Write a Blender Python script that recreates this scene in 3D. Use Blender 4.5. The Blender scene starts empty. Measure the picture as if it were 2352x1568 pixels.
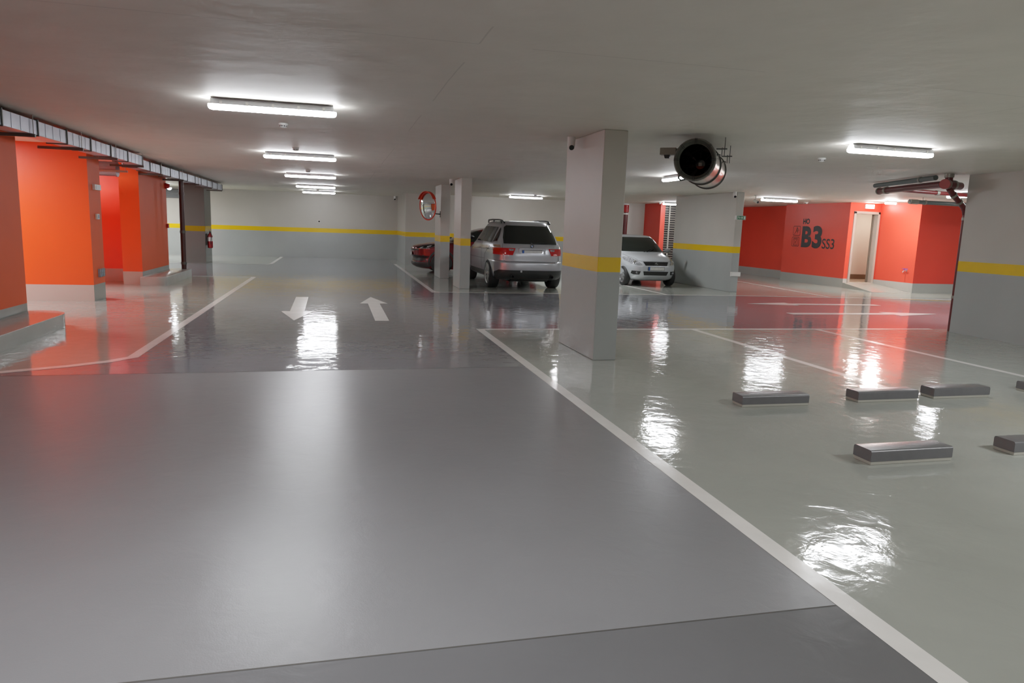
import bpy, bmesh, math, random
from mathutils import Vector, Matrix
from mathutils.bvhtree import BVHTree
PI = math.pi
COL = bpy.context.scene.collection
random.seed(4)
ZC = 2.787          # ceiling height

# ------------------------------------------------------------------ helpers
def lin(c):
    def f(v):
        v /= 255.0
        return v / 12.92 if v <= 0.04045 else ((v + 0.055) / 1.055) ** 2.4
    return (f(c[0]), f(c[1]), f(c[2]), 1.0)

def mat(name, rgb, rough=0.5, metal=0.0, spec=0.5, emit=None, strength=0.0, coat=0.0, noise=0.0, nscale=8.0, bump=0.0, bscale=60.0):
    m = bpy.data.materials.new(name); m.use_nodes = True
    nt = m.node_tree; b = nt.nodes['Principled BSDF']
    c = lin(rgb)
    b.inputs['Base Color'].default_value = c
    b.inputs['Roughness'].default_value = rough
    b.inputs['Metallic'].default_value = metal
    b.inputs['Specular IOR Level'].default_value = spec
    b.inputs['Coat Weight'].default_value = coat
    b.inputs['Coat Roughness'].default_value = 0.05
    if emit:
        b.inputs['Emission Color'].default_value = lin(emit)
        b.inputs['Emission Strength'].default_value = strength
    tc = nt.nodes.new('ShaderNodeTexCoord')
    if noise > 0:
        n = nt.nodes.new('ShaderNodeTexNoise'); n.inputs['Scale'].default_value = nscale; n.inputs['Detail'].default_value = 4
        nt.links.new(tc.outputs['Object'], n.inputs['Vector'])
        mr = nt.nodes.new('ShaderNodeMapRange')
        mr.inputs['From Min'].default_value = 0.3; mr.inputs['From Max'].default_value = 0.7
        mr.inputs['To Min'].default_value = 1 - noise; mr.inputs['To Max'].default_value = 1 + noise
        nt.links.new(n.outputs['Fac'], mr.inputs['Value'])
        mx = nt.nodes.new('ShaderNodeVectorMath'); mx.operation = 'SCALE'
        mx.inputs[0].default_value = c[:3]
        nt.links.new(mr.outputs['Result'], mx.inputs['Scale'])
        nt.links.new(mx.outputs['Vector'], b.inputs['Base Color'])
    if bump > 0:
        n2 = nt.nodes.new('ShaderNodeTexNoise'); n2.inputs['Scale'].default_value = bscale; n2.inputs['Detail'].default_value = 3
        nt.links.new(tc.outputs['Object'], n2.inputs['Vector'])
        bp = nt.nodes.new('ShaderNodeBump'); bp.inputs['Strength'].default_value = 1.0; bp.inputs['Distance'].default_value = bump
        nt.links.new(n2.outputs['Fac'], bp.inputs['Height'])
        nt.links.new(bp.outputs['Normal'], b.inputs['Normal'])
    return m

def banded(name, bands, rough_low=0.25, rough_up=0.45, wob=0.03):
    """wall paint with horizontal bands by world height: [(z_top, rgb), ...] ending with (None, rgb)"""
    m = bpy.data.materials.new(name); m.use_nodes = True
    nt = m.node_tree; b = nt.nodes['Principled BSDF']; L = nt.links
    g = nt.nodes.new('ShaderNodeNewGeometry'); s = nt.nodes.new('ShaderNodeSeparateXYZ')
    L.new(g.outputs['Position'], s.inputs['Vector'])
    n = nt.nodes.new('ShaderNodeTexNoise'); n.inputs['Scale'].default_value = 1.3; n.inputs['Detail'].default_value = 5
    L.new(g.outputs['Position'], n.inputs['Vector'])
    prev = None
    for i, (zt, rgb) in enumerate(bands):
        if prev is None:
            r = nt.nodes.new('ShaderNodeRGB'); r.outputs[0].default_value = lin(rgb); prev = r.outputs[0]
        else:
            zb = bands[i - 1][0]
            c = nt.nodes.new('ShaderNodeMath'); c.operation = 'GREATER_THAN'; c.inputs[1].default_value = zb
            L.new(s.outputs['Z'], c.inputs[0])
            mx = nt.nodes.new('ShaderNodeMix'); mx.data_type = 'RGBA'
            L.new(c.outputs[0], mx.inputs['Factor']); L.new(prev, mx.inputs['A']); mx.inputs['B'].default_value = lin(rgb)
            prev = mx.outputs['Result']
    mr = nt.nodes.new('ShaderNodeMapRange'); mr.inputs['From Min'].default_value = 0.3; mr.inputs['From Max'].default_value = 0.7
    mr.inputs['To Min'].default_value = 1 - wob; mr.inputs['To Max'].default_value = 1 + wob
    L.new(n.outputs['Fac'], mr.inputs['Value'])
    sc = nt.nodes.new('ShaderNodeVectorMath'); sc.operation = 'SCALE'
    L.new(prev, sc.inputs[0]); L.new(mr.outputs['Result'], sc.inputs['Scale'])
    L.new(sc.outputs['Vector'], b.inputs['Base Color'])
    c = nt.nodes.new('ShaderNodeMath'); c.operation = 'GREATER_THAN'; c.inputs[1].default_value = 1.28 if len(bands) > 2 else bands[0][0]
    L.new(s.outputs['Z'], c.inputs[0])
    rr = nt.nodes.new('ShaderNodeMapRange'); rr.inputs['To Min'].default_value = rough_low; rr.inputs['To Max'].default_value = rough_up
    L.new(c.outputs[0], rr.inputs['Value']); L.new(rr.outputs['Result'], b.inputs['Roughness'])
    n2 = nt.nodes.new('ShaderNodeTexNoise'); n2.inputs['Scale'].default_value = 7; n2.inputs['Detail'].default_value = 4
    L.new(g.outputs['Position'], n2.inputs['Vector'])
    bp = nt.nodes.new('ShaderNodeBump'); bp.inputs['Strength'].default_value = 1; bp.inputs['Distance'].default_value = 0.0015
    L.new(n2.outputs['Fac'], bp.inputs['Height']); L.new(bp.outputs['Normal'], b.inputs['Normal'])
    return m

def mk(name, bm, m, parent=None, smooth=False, loc=None):
    bmesh.ops.recalc_face_normals(bm, faces=bm.faces)
    me = bpy.data.meshes.new(name); bm.to_mesh(me); bm.free()
    for x in (m if isinstance(m, (list, tuple)) else [m]): me.materials.append(x)
    if smooth:
        for p in me.polygons: p.use_smooth = True
        if smooth != 'all':
            try: me.set_sharp_from_angle(angle=math.radians(38))
            except Exception: pass
    o = bpy.data.objects.new(name, me); COL.objects.link(o)
    if parent is not None: o.parent = parent
    if loc is not None: o.location = loc
    return o

def tag(o, label=None, cat=None, group=None, kind=None):
    if label: o['label'] = label
    if cat: o['category'] = cat
    if group: o['group'] = group
    if kind: o['kind'] = kind
    return o

def thing(name, label, cat, loc=(0, 0, 0), rz=0.0, group=None, scale=None):
    o = bpy.data.objects.new(name, None); COL.objects.link(o); o.empty_display_size = 0.1
    o.location = loc; o.rotation_euler = (0, 0, rz)
    if scale: o.scale = (scale,) * 3
    return tag(o, label, cat, group)

def struct(name, bm, m, parent=None, label=None, cat=None, smooth=False):
    o = mk(name, bm, m, parent, smooth); o['kind'] = 'structure'
    return tag(o, label, cat)

def dup(root, loc, rz, label, group=None):
    r = root.copy(); COL.objects.link(r); r.location = loc; r.rotation_euler = (0, 0, rz); r['label'] = label
    if group: r['group'] = group
    for ch in list(root.children):
        c = ch.copy(); COL.objects.link(c); c.parent = r
        for g in list(ch.children):
            d = g.copy(); COL.objects.link(d); d.parent = c
    return r

def new(): return bmesh.new()

def box(bm, x0, x1, y0, y1, z0, z1, bevel=0.0, seg=2):
    vs = [bm.verts.new((x, y, z)) for z in (z0, z1) for (x, y) in ((x0, y0), (x1, y0), (x1, y1), (x0, y1))]
    fs = [bm.faces.new([vs[i] for i in q]) for q in ((3, 2, 1, 0), (4, 5, 6, 7), (0, 1, 5, 4), (1, 2, 6, 5), (2, 3, 7, 6), (3, 0, 4, 7))]
    if bevel > 0:
        ed = list({e for f in fs for e in f.edges})
        bmesh.ops.bevel(bm, geom=ed, offset=bevel, segments=seg, profile=0.5, affect='EDGES')
    return bm

def frame_of(d):
    d = Vector(d).normalized()
    a = Vector((0, 0, 1)) if abs(d.z) < 0.9 else Vector((1, 0, 0))
    u = d.cross(a).normalized(); v = d.cross(u).normalized()
    return u, v, d

def rings(bm, rs, close=False, cap0=True, cap1=True):
    n = len(rs[0]); V = [[bm.verts.new(p) for p in r] for r in rs]
    m = len(V)
    for i in range(m if close else m - 1):
        A, B = V[i], V[(i + 1) % m]
        for k in range(n): bm.faces.new((A[k], A[(k + 1) % n], B[(k + 1) % n], B[k]))
    if not close:
        if cap0: bm.faces.new(list(reversed(V[0])))
        if cap1: bm.faces.new(V[-1])
    return bm

def cyl(bm, p0, p1, r, seg=20, r1=None):
    p0, p1 = Vector(p0), Vector(p1); u, v, d = frame_of(p1 - p0); r1 = r if r1 is None else r1
    R = [[p + (u * math.cos(2 * PI * k / seg) + v * math.sin(2 * PI * k / seg)) * q for k in range(seg)] for p, q in ((p0, r), (p1, r1))]
    return rings(bm, R)

def lathe(bm, o, d, prof, seg=32, cap=True, close=False):
    """prof: [(distance along d, radius)]"""
    o = Vector(o); u, v, d = frame_of(d)
    R = [[o + d * t + (u * math.cos(2 * PI * k / seg) + v * math.sin(2 * PI * k / seg)) * max(r, 1e-4) for k in range(seg)] for t, r in prof]
    return rings(bm, R, close=close, cap0=cap, cap1=cap)

def tube(bm, pts, r, seg=10, closed=False):
    pts = [Vector(p) for p in pts]; n = len(pts); R = []
    pu = None
    for i, p in enumerate(pts):
        if closed: t = pts[(i + 1) % n] - pts[i - 1]
        else: t = pts[min(i + 1, n - 1)] - pts[max(i - 1, 0)]
        t.normalize()
        if pu is None: u, v, _ = frame_of(t)
        else:
            u = (pu - t * pu.dot(t)).normalized(); v = t.cross(u)
        pu = u
        R.append([p + (u * math.cos(2 * PI * k / seg) + v * math.sin(2 * PI * k / seg)) * r for k in range(seg)])
    return rings(bm, R, close=closed)

def prism(bm, poly, axis, a, b):
    """extrude a 2D polygon along axis from a to b. axis x: poly is (y,z); y: (x,z); z: (x,y)"""
    def P(p, t): return {'x': (t, p[0], p[1]), 'y': (p[0], t, p[1]), 'z': (p[0], p[1], t)}[axis]
    return rings(bm, [[P(p, a) for p in poly], [P(p, b) for p in poly]])

def poly_face(bm, pts):
    return bm.faces.new([bm.verts.new(p) for p in pts])

def arc(cx, cy, r, a0, a1, n=10):
    return [(cx + r * math.cos(math.radians(a0 + (a1 - a0) * i / n)), cy + r * math.sin(math.radians(a0 + (a1 - a0) * i / n))) for i in range(n + 1)]

def rrect(x0, x1, y0, y1, r, n=5):
    return arc(x1 - r, y0 + r, r, -90, 0, n) + arc(x1 - r, y1 - r, r, 0, 90, n) + arc(x0 + r, y1 - r, r, 90, 180, n) + arc(x0 + r, y0 + r, r, 180, 270, n)

# ------------------------------------------------------------------ materials
GREY_LOW, GREY_UP, YEL = (160, 165, 163), (184, 180, 171), (230, 186, 0)
M = {}
M['wall'] = banded('grey_wall_paint', [(1.10, GREY_LOW), (1.28, YEL), (None, GREY_UP)])
M['wall_shaded'] = banded('shaded_grey_wall_paint', [(1.10, (92, 94, 90)), (1.28, (150, 120, 0)), (None, (90, 88, 82))])  # grey wall paint with shade put into the grey and the yellow
M['red_wall'] = banded('red_wall_paint', [(0.30, (170, 172, 167)), (None, (236, 74, 56))], rough_up=0.4)
M['red_wall_shaded'] = banded('shaded_red_wall_paint', [(0.30, (160, 164, 160)), (None, (226, 60, 46))], rough_up=0.4)  # the red wall paint again, with weaker light put into its colour
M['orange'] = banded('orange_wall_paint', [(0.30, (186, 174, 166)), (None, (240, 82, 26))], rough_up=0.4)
M['orange_side'] = banded('side_shaded_orange_paint', [(0.30, (150, 155, 150)), (None, (226, 86, 30))], rough_up=0.6)  # the orange paint again, with side-face shading put into its colour
M['orange_red'] = banded('scarlet_wall_paint', [(0.30, (186, 168, 162)), (None, (250, 64, 18))], rough_up=0.4)
M['cream'] = mat('cream_wall_paint', (196, 184, 168), 0.5, noise=0.03, nscale=1.5)
M['curb'] = mat('curb_grey_paint', (165, 168, 163), 0.16, noise=0.04, nscale=3, bump=0.001, bscale=9)
M['white_metal'] = mat('white_painted_metal', (225, 225, 222), 0.4)
M['white_plastic'] = mat('white_plastic', (222, 222, 218), 0.35)
M['fixture'] = mat('light_grey_fixture', (200, 202, 206), 0.4)
M['glow'] = mat('glowing_diffuser', (255, 255, 255), 0.4, emit=(247, 250, 255), strength=19.0)
M['glow_small'] = mat('glowing_emergency_lamp', (255, 255, 255), 0.4, emit=(255, 244, 238), strength=14.0)
M['steel'] = mat('galvanised_steel', (176, 180, 190), 0.38, metal=0.75, noise=0.08, nscale=5, bump=0.0006, bscale=12)
M['polished'] = mat('polished_steel', (205, 203, 200), 0.22, metal=1.0)
M['dark_steel'] = mat('dark_grey_steel', (84, 86, 82), 0.45, metal=0.4)
M['black'] = mat('black_plastic', (14, 15, 16), 0.35)
M['black_gloss'] = mat('black_gloss', (8, 9, 9), 0.08)
M['rubber'] = mat('tyre_rubber', (24, 25, 25), 0.7, bump=0.0008, bscale=120)
M['glass'] = mat('dark_tinted_glass', (13, 18, 16), 0.03, spec=0.6)
M['glass_soft'] = mat('grey_tinted_glass', (58, 60, 58), 0.05, spec=0.5)
M['silver'] = mat('silver_car_paint', (172, 174, 180), 0.3, metal=0.55, coat=0.6, noise=0.01, nscale=200)
M['silver_cool'] = mat('pale_silver_car_paint', (186, 191, 196), 0.3, metal=0.4, coat=0.6, noise=0.01, nscale=200)
M['car_red'] = mat('dark_red_car_paint', (104, 4, 20), 0.25, metal=0.3, coat=0.5)
M['car_black'] = mat('grey_black_cladding', (34, 36, 35), 0.5)
M['chrome'] = mat('chrome', (215, 216, 218), 0.08, metal=1.0)
M['alloy'] = mat('alloy_wheel', (176, 178, 180), 0.25, metal=0.8)
M['lamp_red'] = mat('red_tail_lamp', (150, 8, 10), 0.1, emit=(190, 6, 8), strength=0.02, coat=0.3)
M['lamp_clear'] = mat('clear_lamp_glass', (150, 152, 156), 0.08, metal=0.35, noise=0.75, nscale=26)
M['lamp_amber'] = mat('amber_lamp_glass', (150, 116, 90), 0.12, noise=0.3, nscale=30)
M['plate'] = mat('plate_white', (196, 198, 194), 0.35, noise=0.10, nscale=22)
M['plate_blue'] = mat('plate_blue', (20, 84, 170), 0.35)
M['seam'] = mat('seam_black', (26, 26, 26), 0.6)
M['paint_white'] = mat('white_road_paint', (240, 237, 232), 0.14, noise=0.05, nscale=4, bump=0.0012, bscale=8)
M['pipe_red'] = mat('dark_red_pipe_paint', (88, 20, 20), 0.35, noise=0.08)
M['pipe_red_bright'] = mat('pink_red_cap_paint', (160, 70, 70), 0.4)
M['pipe_brown'] = mat('brown_pipe_paint', (56, 24, 20), 0.4)
M['pipe_grey'] = mat('grey_pipe', (84, 92, 90), 0.45)
M['coupling'] = mat('grey_coupling', (140, 138, 128), 0.4, metal=0.5)
M['sign_green'] = mat('exit_sign_green', (18, 120, 78), 0.4)
M['sign_text'] = mat('dark_grey_lettering', (46, 46, 48), 0.5)
M['sign_line'] = mat('dark_red_pictogram_paint', (92, 24, 18), 0.5)
M['alarm_red'] = mat('alarm_red', (170, 14, 16), 0.35)
M['ext_red'] = mat('extinguisher_red', (140, 10, 20), 0.3)
M['mirror'] = mat('mirror_surface', (226, 230, 228), 0.02, metal=1.0)
M['mirror_rim'] = mat('orange_red_rim', (206, 48, 16), 0.35)
M['door_metal'] = mat('grey_door_frame', (176, 168, 158), 0.4, metal=0.1)
M['stop_dark'] = mat('grey_stop_paint', (98, 98, 100), 0.28, noise=0.06, nscale=10, bump=0.0012, bscale=25)
M['stop_base'] = mat('pale_stop_base', (172, 170, 160), 0.4)
M['duct_round'] = mat('grey_spiral_duct', (150, 140, 146), 0.45, metal=0.5)
M['screen'] = mat('blue_grey_plate', (150, 168, 190), 0.3)
M['brass'] = mat('brass_tap', (200, 200, 205), 0.25, metal=0.8)
M['blue'] = mat('blue_handle', (30, 60, 170), 0.4)

def floor_mat(name, rgb, rough, amp_small, amp_big, grit=0.0, spec=0.5, mott=0.05, rvar=0.0):
    m = bpy.data.materials.new(name); m.use_nodes = True
    nt = m.node_tree; b = nt.nodes['Principled BSDF']; L = nt.links
    g = nt.nodes.new('ShaderNodeNewGeometry')
    def noise(scale, detail=3, rough_=0.5):
        n = nt.nodes.new('ShaderNodeTexNoise'); n.inputs['Scale'].default_value = scale; n.inputs['Detail'].default_value = detail
        n.inputs['Roughness'].default_value = rough_; n.inputs['Distortion'].default_value = 0.6 if scale < 20 else 0.0
        L.new(g.outputs['Position'], n.inputs['Vector']); return n.outputs['Fac']
    def rng(v, a, c):
        r = nt.nodes.new('ShaderNodeMapRange'); r.inputs['From Min'].default_value = 0.3; r.inputs['From Max'].default_value = 0.7
        r.inputs['To Min'].default_value = a; r.inputs['To Max'].default_value = c; L.new(v, r.inputs['Value']); return r.outputs['Result']
    s = nt.nodes.new('ShaderNodeVectorMath'); s.operation = 'SCALE'; s.inputs[0].default_value = lin(rgb)[:3]
    L.new(rng(noise(1.1, 6, 0.6), 1 - mott, 1 + mott), s.inputs['Scale'])
    L.new(s.outputs['Vector'], b.inputs['Base Color'])
    if rvar > 0: L.new(rng(noise(0.8, 5, 0.6), rough - rvar, rough + rvar), b.inputs['Roughness'])
    else: b.inputs['Roughness'].default_value = rough
    b.inputs['Specular IOR Level'].default_value = spec
    def scaled(v, a):
        mm = nt.nodes.new('ShaderNodeMath'); mm.operation = 'MULTIPLY'; mm.inputs[1].default_value = a; L.new(v, mm.inputs[0]); return mm.outputs[0]
    def add(a, c):
        mm = nt.nodes.new('ShaderNodeMath'); mm.operation = 'ADD'; L.new(a, mm.inputs[0]); L.new(c, mm.inputs[1]); return mm.outputs[0]
    h = add(scaled(noise(6.0, 4), amp_small), scaled(noise(1.6, 2), amp_big))
    if grit > 0: h = add(h, scaled(noise(160.0, 2), grit))
    bp = nt.nodes.new('ShaderNodeBump'); bp.inputs['Strength'].default_value = 1.0; bp.inputs['Distance'].default_value = 1.0
    L.new(h, bp.inputs['Height']); L.new(bp.outputs['Normal'], b.inputs['Normal'])
    return m
M['floor_dark'] = floor_mat('dark_grey_epoxy', (128, 128, 132), 0.06, 0.0024, 0.0035)
M['floor_light'] = floor_mat('pale_green_grey_epoxy', (163, 166, 158), 0.075, 0.0034, 0.004, mott=0.06)
M['floor_ramp'] = floor_mat('rough_grey_epoxy', (126, 126, 128), 0.30, 0.002, 0.001, grit=0.0003, mott=0.04, spec=0.42)
M['floor_near'] = floor_mat('mid_grey_epoxy', (104, 104, 106), 0.12, 0.003, 0.002)

def ceiling_mat():
    m = bpy.data.materials.new('ceiling_paint'); m.use_nodes = True
    nt = m.node_tree; b = nt.nodes['Principled BSDF']; L = nt.links
    g = nt.nodes.new('ShaderNodeNewGeometry'); s = nt.nodes.new('ShaderNodeSeparateXYZ'); L.new(g.outputs['Position'], s.inputs[0])
    def math_(op, a, bv=None):
        n = nt.nodes.new('ShaderNodeMath'); n.operation = op
        if hasattr(a, 'is_linked'): L.new(a, n.inputs[0])
        else: n.inputs[0].default_value = a
        if bv is not None:
            if hasattr(bv, 'is_linked'): L.new(bv, n.inputs[1])
            else: n.inputs[1].default_value = bv
        return n.outputs[0]
    nz = nt.nodes.new('ShaderNodeTexNoise'); nz.inputs['Scale'].default_value = 0.7; nz.inputs['Detail'].default_value = 5
    L.new(g.outputs['Position'], nz.inputs['Vector'])
    def seams(axis, period, offset):
        w = math_('ADD', s.outputs[axis], math_('MULTIPLY', nz.outputs['Fac'], 0.05))
        f = math_('PINGPONG', math_('ADD', w, offset), period / 2)
        return math_('LESS_THAN', f, 0.006)
    sm = math_('MAXIMUM', seams('Y', 2.72, 0.55), seams('X', 4.9, 3.95))
    gate = math_('GREATER_THAN', nz.outputs['Fac'], 0.48)
    sm = math_('MULTIPLY', sm, gate)
    n2 = nt.nodes.new('ShaderNodeTexNoise'); n2.inputs['Scale'].default_value = 2.5; n2.inputs['Detail'].default_value = 6
    L.new(g.outputs['Position'], n2.inputs['Vector'])
    sc = nt.nodes.new('ShaderNodeVectorMath'); sc.operation = 'SCALE'; sc.inputs[0].default_value = lin((222, 217, 206))[:3]
    mr = nt.nodes.new('ShaderNodeMapRange'); mr.inputs['From Min'].default_value = 0.3; mr.inputs['From Max'].default_value = 0.7
    mr.inputs['To Min'].default_value = 0.97; mr.inputs['To Max'].default_value = 1.03
    L.new(n2.outputs['Fac'], mr.inputs['Value'])
    L.new(math_('MULTIPLY', mr.outputs['Result'], math_('SUBTRACT', 1.0, math_('MULTIPLY', sm, 0.18))), sc.inputs['Scale'])
    L.new(sc.outputs['Vector'], b.inputs['Base Color'])
    b.inputs['Roughness'].default_value = 0.6
    n3 = nt.nodes.new('ShaderNodeTexNoise'); n3.inputs['Scale'].default_value = 1.6; n3.inputs['Detail'].default_value = 4
    L.new(g.outputs['Position'], n3.inputs['Vector'])
    bp = nt.nodes.new('ShaderNodeBump'); bp.inputs['Strength'].default_value = 1; bp.inputs['Distance'].default_value = 0.018
    L.new(n3.outputs['Fac'], bp.inputs['Height']); L.new(bp.outputs['Normal'], b.inputs['Normal'])
    return m
M['ceiling'] = ceiling_mat()

# ------------------------------------------------------------------ the setting: floor, lines, ceiling, walls
bm = new(); box(bm, -14, 22, -8, 34, -0.3, 0)
floor = struct('floor', bm, M['floor_dark'])
LEFT_CURVE = [(-6.5, 7.55), (-5.2, 7.62), (-4.2, 7.73), (-3.24, 7.95), (-2.75, 8.22), (-2.42, 8.47), (-2.24, 8.72)]
def sheet(name, pts, z, m):
    bm = new(); poly_face(bm, [(x, y, z) for x, y in pts]); bmesh.ops.triangulate(bm, faces=bm.faces)
    o = mk(name, bm, m, floor); return o
sheet('light_coating', [(2.2, -8), (22, -8), (22, 10.86), (2.2, 10.86)], 0.0010, M['floor_light'])
sheet('light_coating', [(2.2, 17.0), (22, 17.0), (22, 34), (2.2, 34)], 0.0010, M['floor_light'])
sheet('light_coating', [(-14, 7.55)] + LEFT_CURVE + [(-2.24, 20.8), (-14, 20.8)], 0.0010, M['floor_light'])
sheet('light_coating', [(-14, 26.75), (-2.27, 26.75), (-2.27, 34), (-14, 34)], 0.0010, M['floor_light'])
sheet('rough_ramp_coating', [(-7.5, 2.48), (2.2, 2.48), (2.2, 7.86), (-4.2, 7.72), (-7.5, 7.5)], 0.0010, M['floor_ramp'])
sheet('near_lane_coating', [(-7.5, -8), (2.2, -8), (2.2, 2.48), (-7.5, 2.48)], 0.0010, M['floor_near'])

def line(pts, w):
    """a painted stripe following pts, w wide"""
    bm = new(); L_, R_ = [], []
    n = len(pts)
    for i, p in enumerate(pts):
        ds = []
        if i > 0: ds.append((Vector(p) - Vector(pts[i - 1])).normalized())
        if i < n - 1: ds.append((Vector(pts[i + 1]) - Vector(p)).normalized())
        t = sum(ds, Vector((0, 0))).normalized(); nn = Vector((-t.y, t.x))
        k = w / 2 / max(0.5, abs(nn.dot(Vector((-ds[0].y, ds[0].x)))))
        L_.append(Vector(p) + nn * k); R_.append(Vector(p) - nn * k)
    V0 = [bm.verts.new((p.x, p.y, 0.0022)) for p in L_]; V1 = [bm.verts.new((p.x, p.y, 0.0022)) for p in R_]
    for i in range(n - 1): bm.faces.new((V0[i], V0[i + 1], V1[i + 1], V1[i]))
    return mk('painted_line', bm, M['paint_white'], floor)
line([(2.20, -8), (2.20, 10.86), (10.75, 10.86)], 0.115)
line([(17.6, 16.55), (10.5, 17.0), (2.28, 16.98), (2.28, 28.6)], 0.11)
line([(5.87, 10.8), (5.87, 6.22)], 0.11)
line([(8.27, 10.8), (8.22, 2.0)], 0.11)
line(LEFT_CURVE + [(-2.2, 20.83), (-3.77, 20.83)], 0.12)
line([(-9, 26.75), (-2.38, 26.78), (-2.27, 27.2), (-2.27, 32.4)], 0.12)
line([(8.4, 17.05), (8.4, 24)], 0.10)
line([(13.25, 17.0), (13.9, 24)], 0.10)
bm = new(); poly_face(bm, [(15.2, 16.52, .0024), (17.5, 15.75, .0024), (17.5, 15.85, .0024), (15.3, 16.6, .0024)])
mk('painted_line', bm, mat('yellow_road_paint', (200, 150, 30), 0.3), floor)['label'] = 'yellow line'
bm = new()
for a, b in (((-7.5, 2.48), (2.14, 2.48)), ((-4.2, 7.74), (2.14, 7.865))):
    d = 0.004
    poly_face(bm, [(a[0], a[1] - d, .0016), (b[0], b[1] - d, .0016), (b[0], b[1] + d, .0016), (a[0], a[1] + d, .0016)])
mk('expansion_joint', bm, mat('joint_sealant', (70, 68, 64), 0.6), floor)

bm = new(); box(bm, -14, 22, -8, 34, ZC, ZC + 0.25)
ceiling = struct('ceiling', bm, M['ceiling'])

def wall(name, x0, x1, y0, y1, m, z0=0.0, z1=ZC, bevel=0.0):
    bm = new(); box(bm, x0, x1, y0, y1, z0, z1, bevel); return struct(name, bm, M[m])
wall('wall_back', -12, 2.68, 32.5, 32.9, 'wall')
wall('wall_back_right', 2.68, 12.85, 28.7, 32.9, 'wall')
wall('wall_far_left', -12.4, -12, -8, 33, 'wall')
wall('wall_front', -14, 22, -8, -7.6, 'wall')
wall('wall_far_right', 20.6, 21, -8, 33, 'wall')
wall('wall_right', 10.8, 12.1, 1.0, 10.5, 'wall')
wall('wall_right_front', 12.1, 20.6, 0.6, 1.0, 'wall')
# left orange walls
def side_shaded_wall(name, x0, x1, y0, y1, m_front, m_side, label=None):
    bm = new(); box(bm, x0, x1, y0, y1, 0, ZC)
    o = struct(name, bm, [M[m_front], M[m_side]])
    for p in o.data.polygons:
        p.material_index = 1 if abs(p.normal.x) > 0.9 else 0  # faces along the lane take the colour with shading in it
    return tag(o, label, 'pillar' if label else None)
side_shaded_wall('wall_left_near', -6.4, -4.28, -8, 11.45, 'orange', 'orange_side')
side_shaded_wall('wall_left_middle', -9, -4.29, 14.41, 15.08, 'orange', 'orange_side')
bm = new(); box(bm, -9, -4.975, 18.9, 20.6, 0, ZC); struct('wall_left_recess', bm, M['orange_red'])
side_shaded_wall('column', -4.74, -4.33, 18.0, 20.72, 'orange', 'orange_side', 'orange wall pillar standing on the far rounded curb')
bm = new(); box(bm, -9, -8.6, 11.4, 20, 0, ZC); struct('wall_left_inner', bm, M['orange_red'])
# free-standing columns
def column(x0, x1, y0, y1, m, label):
    bm = new(); box(bm, x0, x1, y0, y1, 0, ZC, 0.008, 1)
    return struct('column', bm, M[m], None, label, 'column')
column(3.10, 3.40, 8.2, 9.62, 'wall', 'nearest grey concrete column with yellow band, right of the driving lane')
column(3.07, 3.335, 18.0, 19.05, 'wall', 'slim grey column with yellow band beside the silver SUV')
column(3.05, 3.335, 21.45, 22.7, 'wall', 'slim grey column with yellow band behind the round traffic mirror')
column(10.85, 11.08, 18.1, 21.8, 'wall', 'broad grey column with yellow band and green exit sign, right of the small silver hatchback')
column(-5.2, -4.4, 26.8, 28.1, 'wall_shaded', 'shaded grey column with fire extinguisher at the far end on the left')
# right-hand red walls
wall('wall_red_far', 16.9, 18.2, 23.75, 30, 'red_wall')
wall('wall_red_lettered', 16.32, 16.46, 20.42, 23.75, 'red_wall')
bm = new(); box(bm, 17.5, 20.6, 18.6, 20.3, 0, ZC); o = struct('wall_red_lit', bm, [M['red_wall'], M['red_wall_shaded']])
for p in o.data.polygons: p.material_index = 1 if p.normal.y < -0.9 else 0  # dimmer front face takes the red with shade in its colour
# door wall with an opening
DX0, DX1, DZ0, DZ1 = 16.50, 17.44, 0.17, 2.48
bm = new(); box(bm, 16.32, DX0, 20.3, 20.42, 0, ZC); box(bm, DX1, 17.5, 20.3, 20.42, 0, ZC); box(bm, DX0, DX1, 20.3, 20.42, DZ1, ZC); box(bm, DX0, DX1, 20.3, 20.42, -0.02, DZ0)
struct('wall_red_door', bm, M['red_wall'])
door = bpy.data.objects.new('door_1', None); COL.objects.link(door); door.location = (0, 0, 0); door['kind'] = 'structure'
bm = new()
for (a, b, c, d) in ((DX0 - 0.03, DX0 + 0.05, DZ0, DZ1 + 0.03), (DX1 - 0.05, DX1 + 0.03, DZ0, DZ1 + 0.03)): box(bm, a, b, 20.26, 20.44, c, d, 0.006)
box(bm, DX0 - 0.03, DX1 + 0.03, 20.26, 20.44, DZ1 - 0.05, DZ1 + 0.03, 0.006)
mk('door_frame', bm, M['door_metal'], door)
bm = new(); box(bm, DX1 - 0.06, DX1 + 0.02, 20.44, 20.54, DZ0 + 0.01, DZ1 - 0.02, 0.004)
mk('door_leaf', bm, mat('dark_door_metal', (120, 112, 102), 0.4), door)
bm = new(); box(bm, DX0 - 0.03, DX1 + 0.03, 20.24, 20.46, DZ0 - 0.01, DZ0 + 0.012); mk('door_threshold', bm, M['door_metal'], door)
# corridor behind the door
bm = new(); box(bm, 16.46, 19.6, 22.3, 22.5, 0, ZC); box(bm, 19.6, 19.8, 20.3, 22.5, 0, ZC); box(bm, 16.46, 16.48, 20.42, 22.3, 0, ZC); struct('wall_corridor', bm, M['cream'])
bm = new(); box(bm, 16.48, 19.6, 22.285, 22.3, 0.17, 0.34); struct('baseboard_corridor', bm, mat('brown_baseboard', (96, 76, 56), 0.4))
bm = new(); box(bm, 16.48, 19.6, 20.43, 22.3, 0.0, DZ0); struct('floor_corridor', bm, mat('corridor_tile', (150, 132, 110), 0.3))
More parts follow.
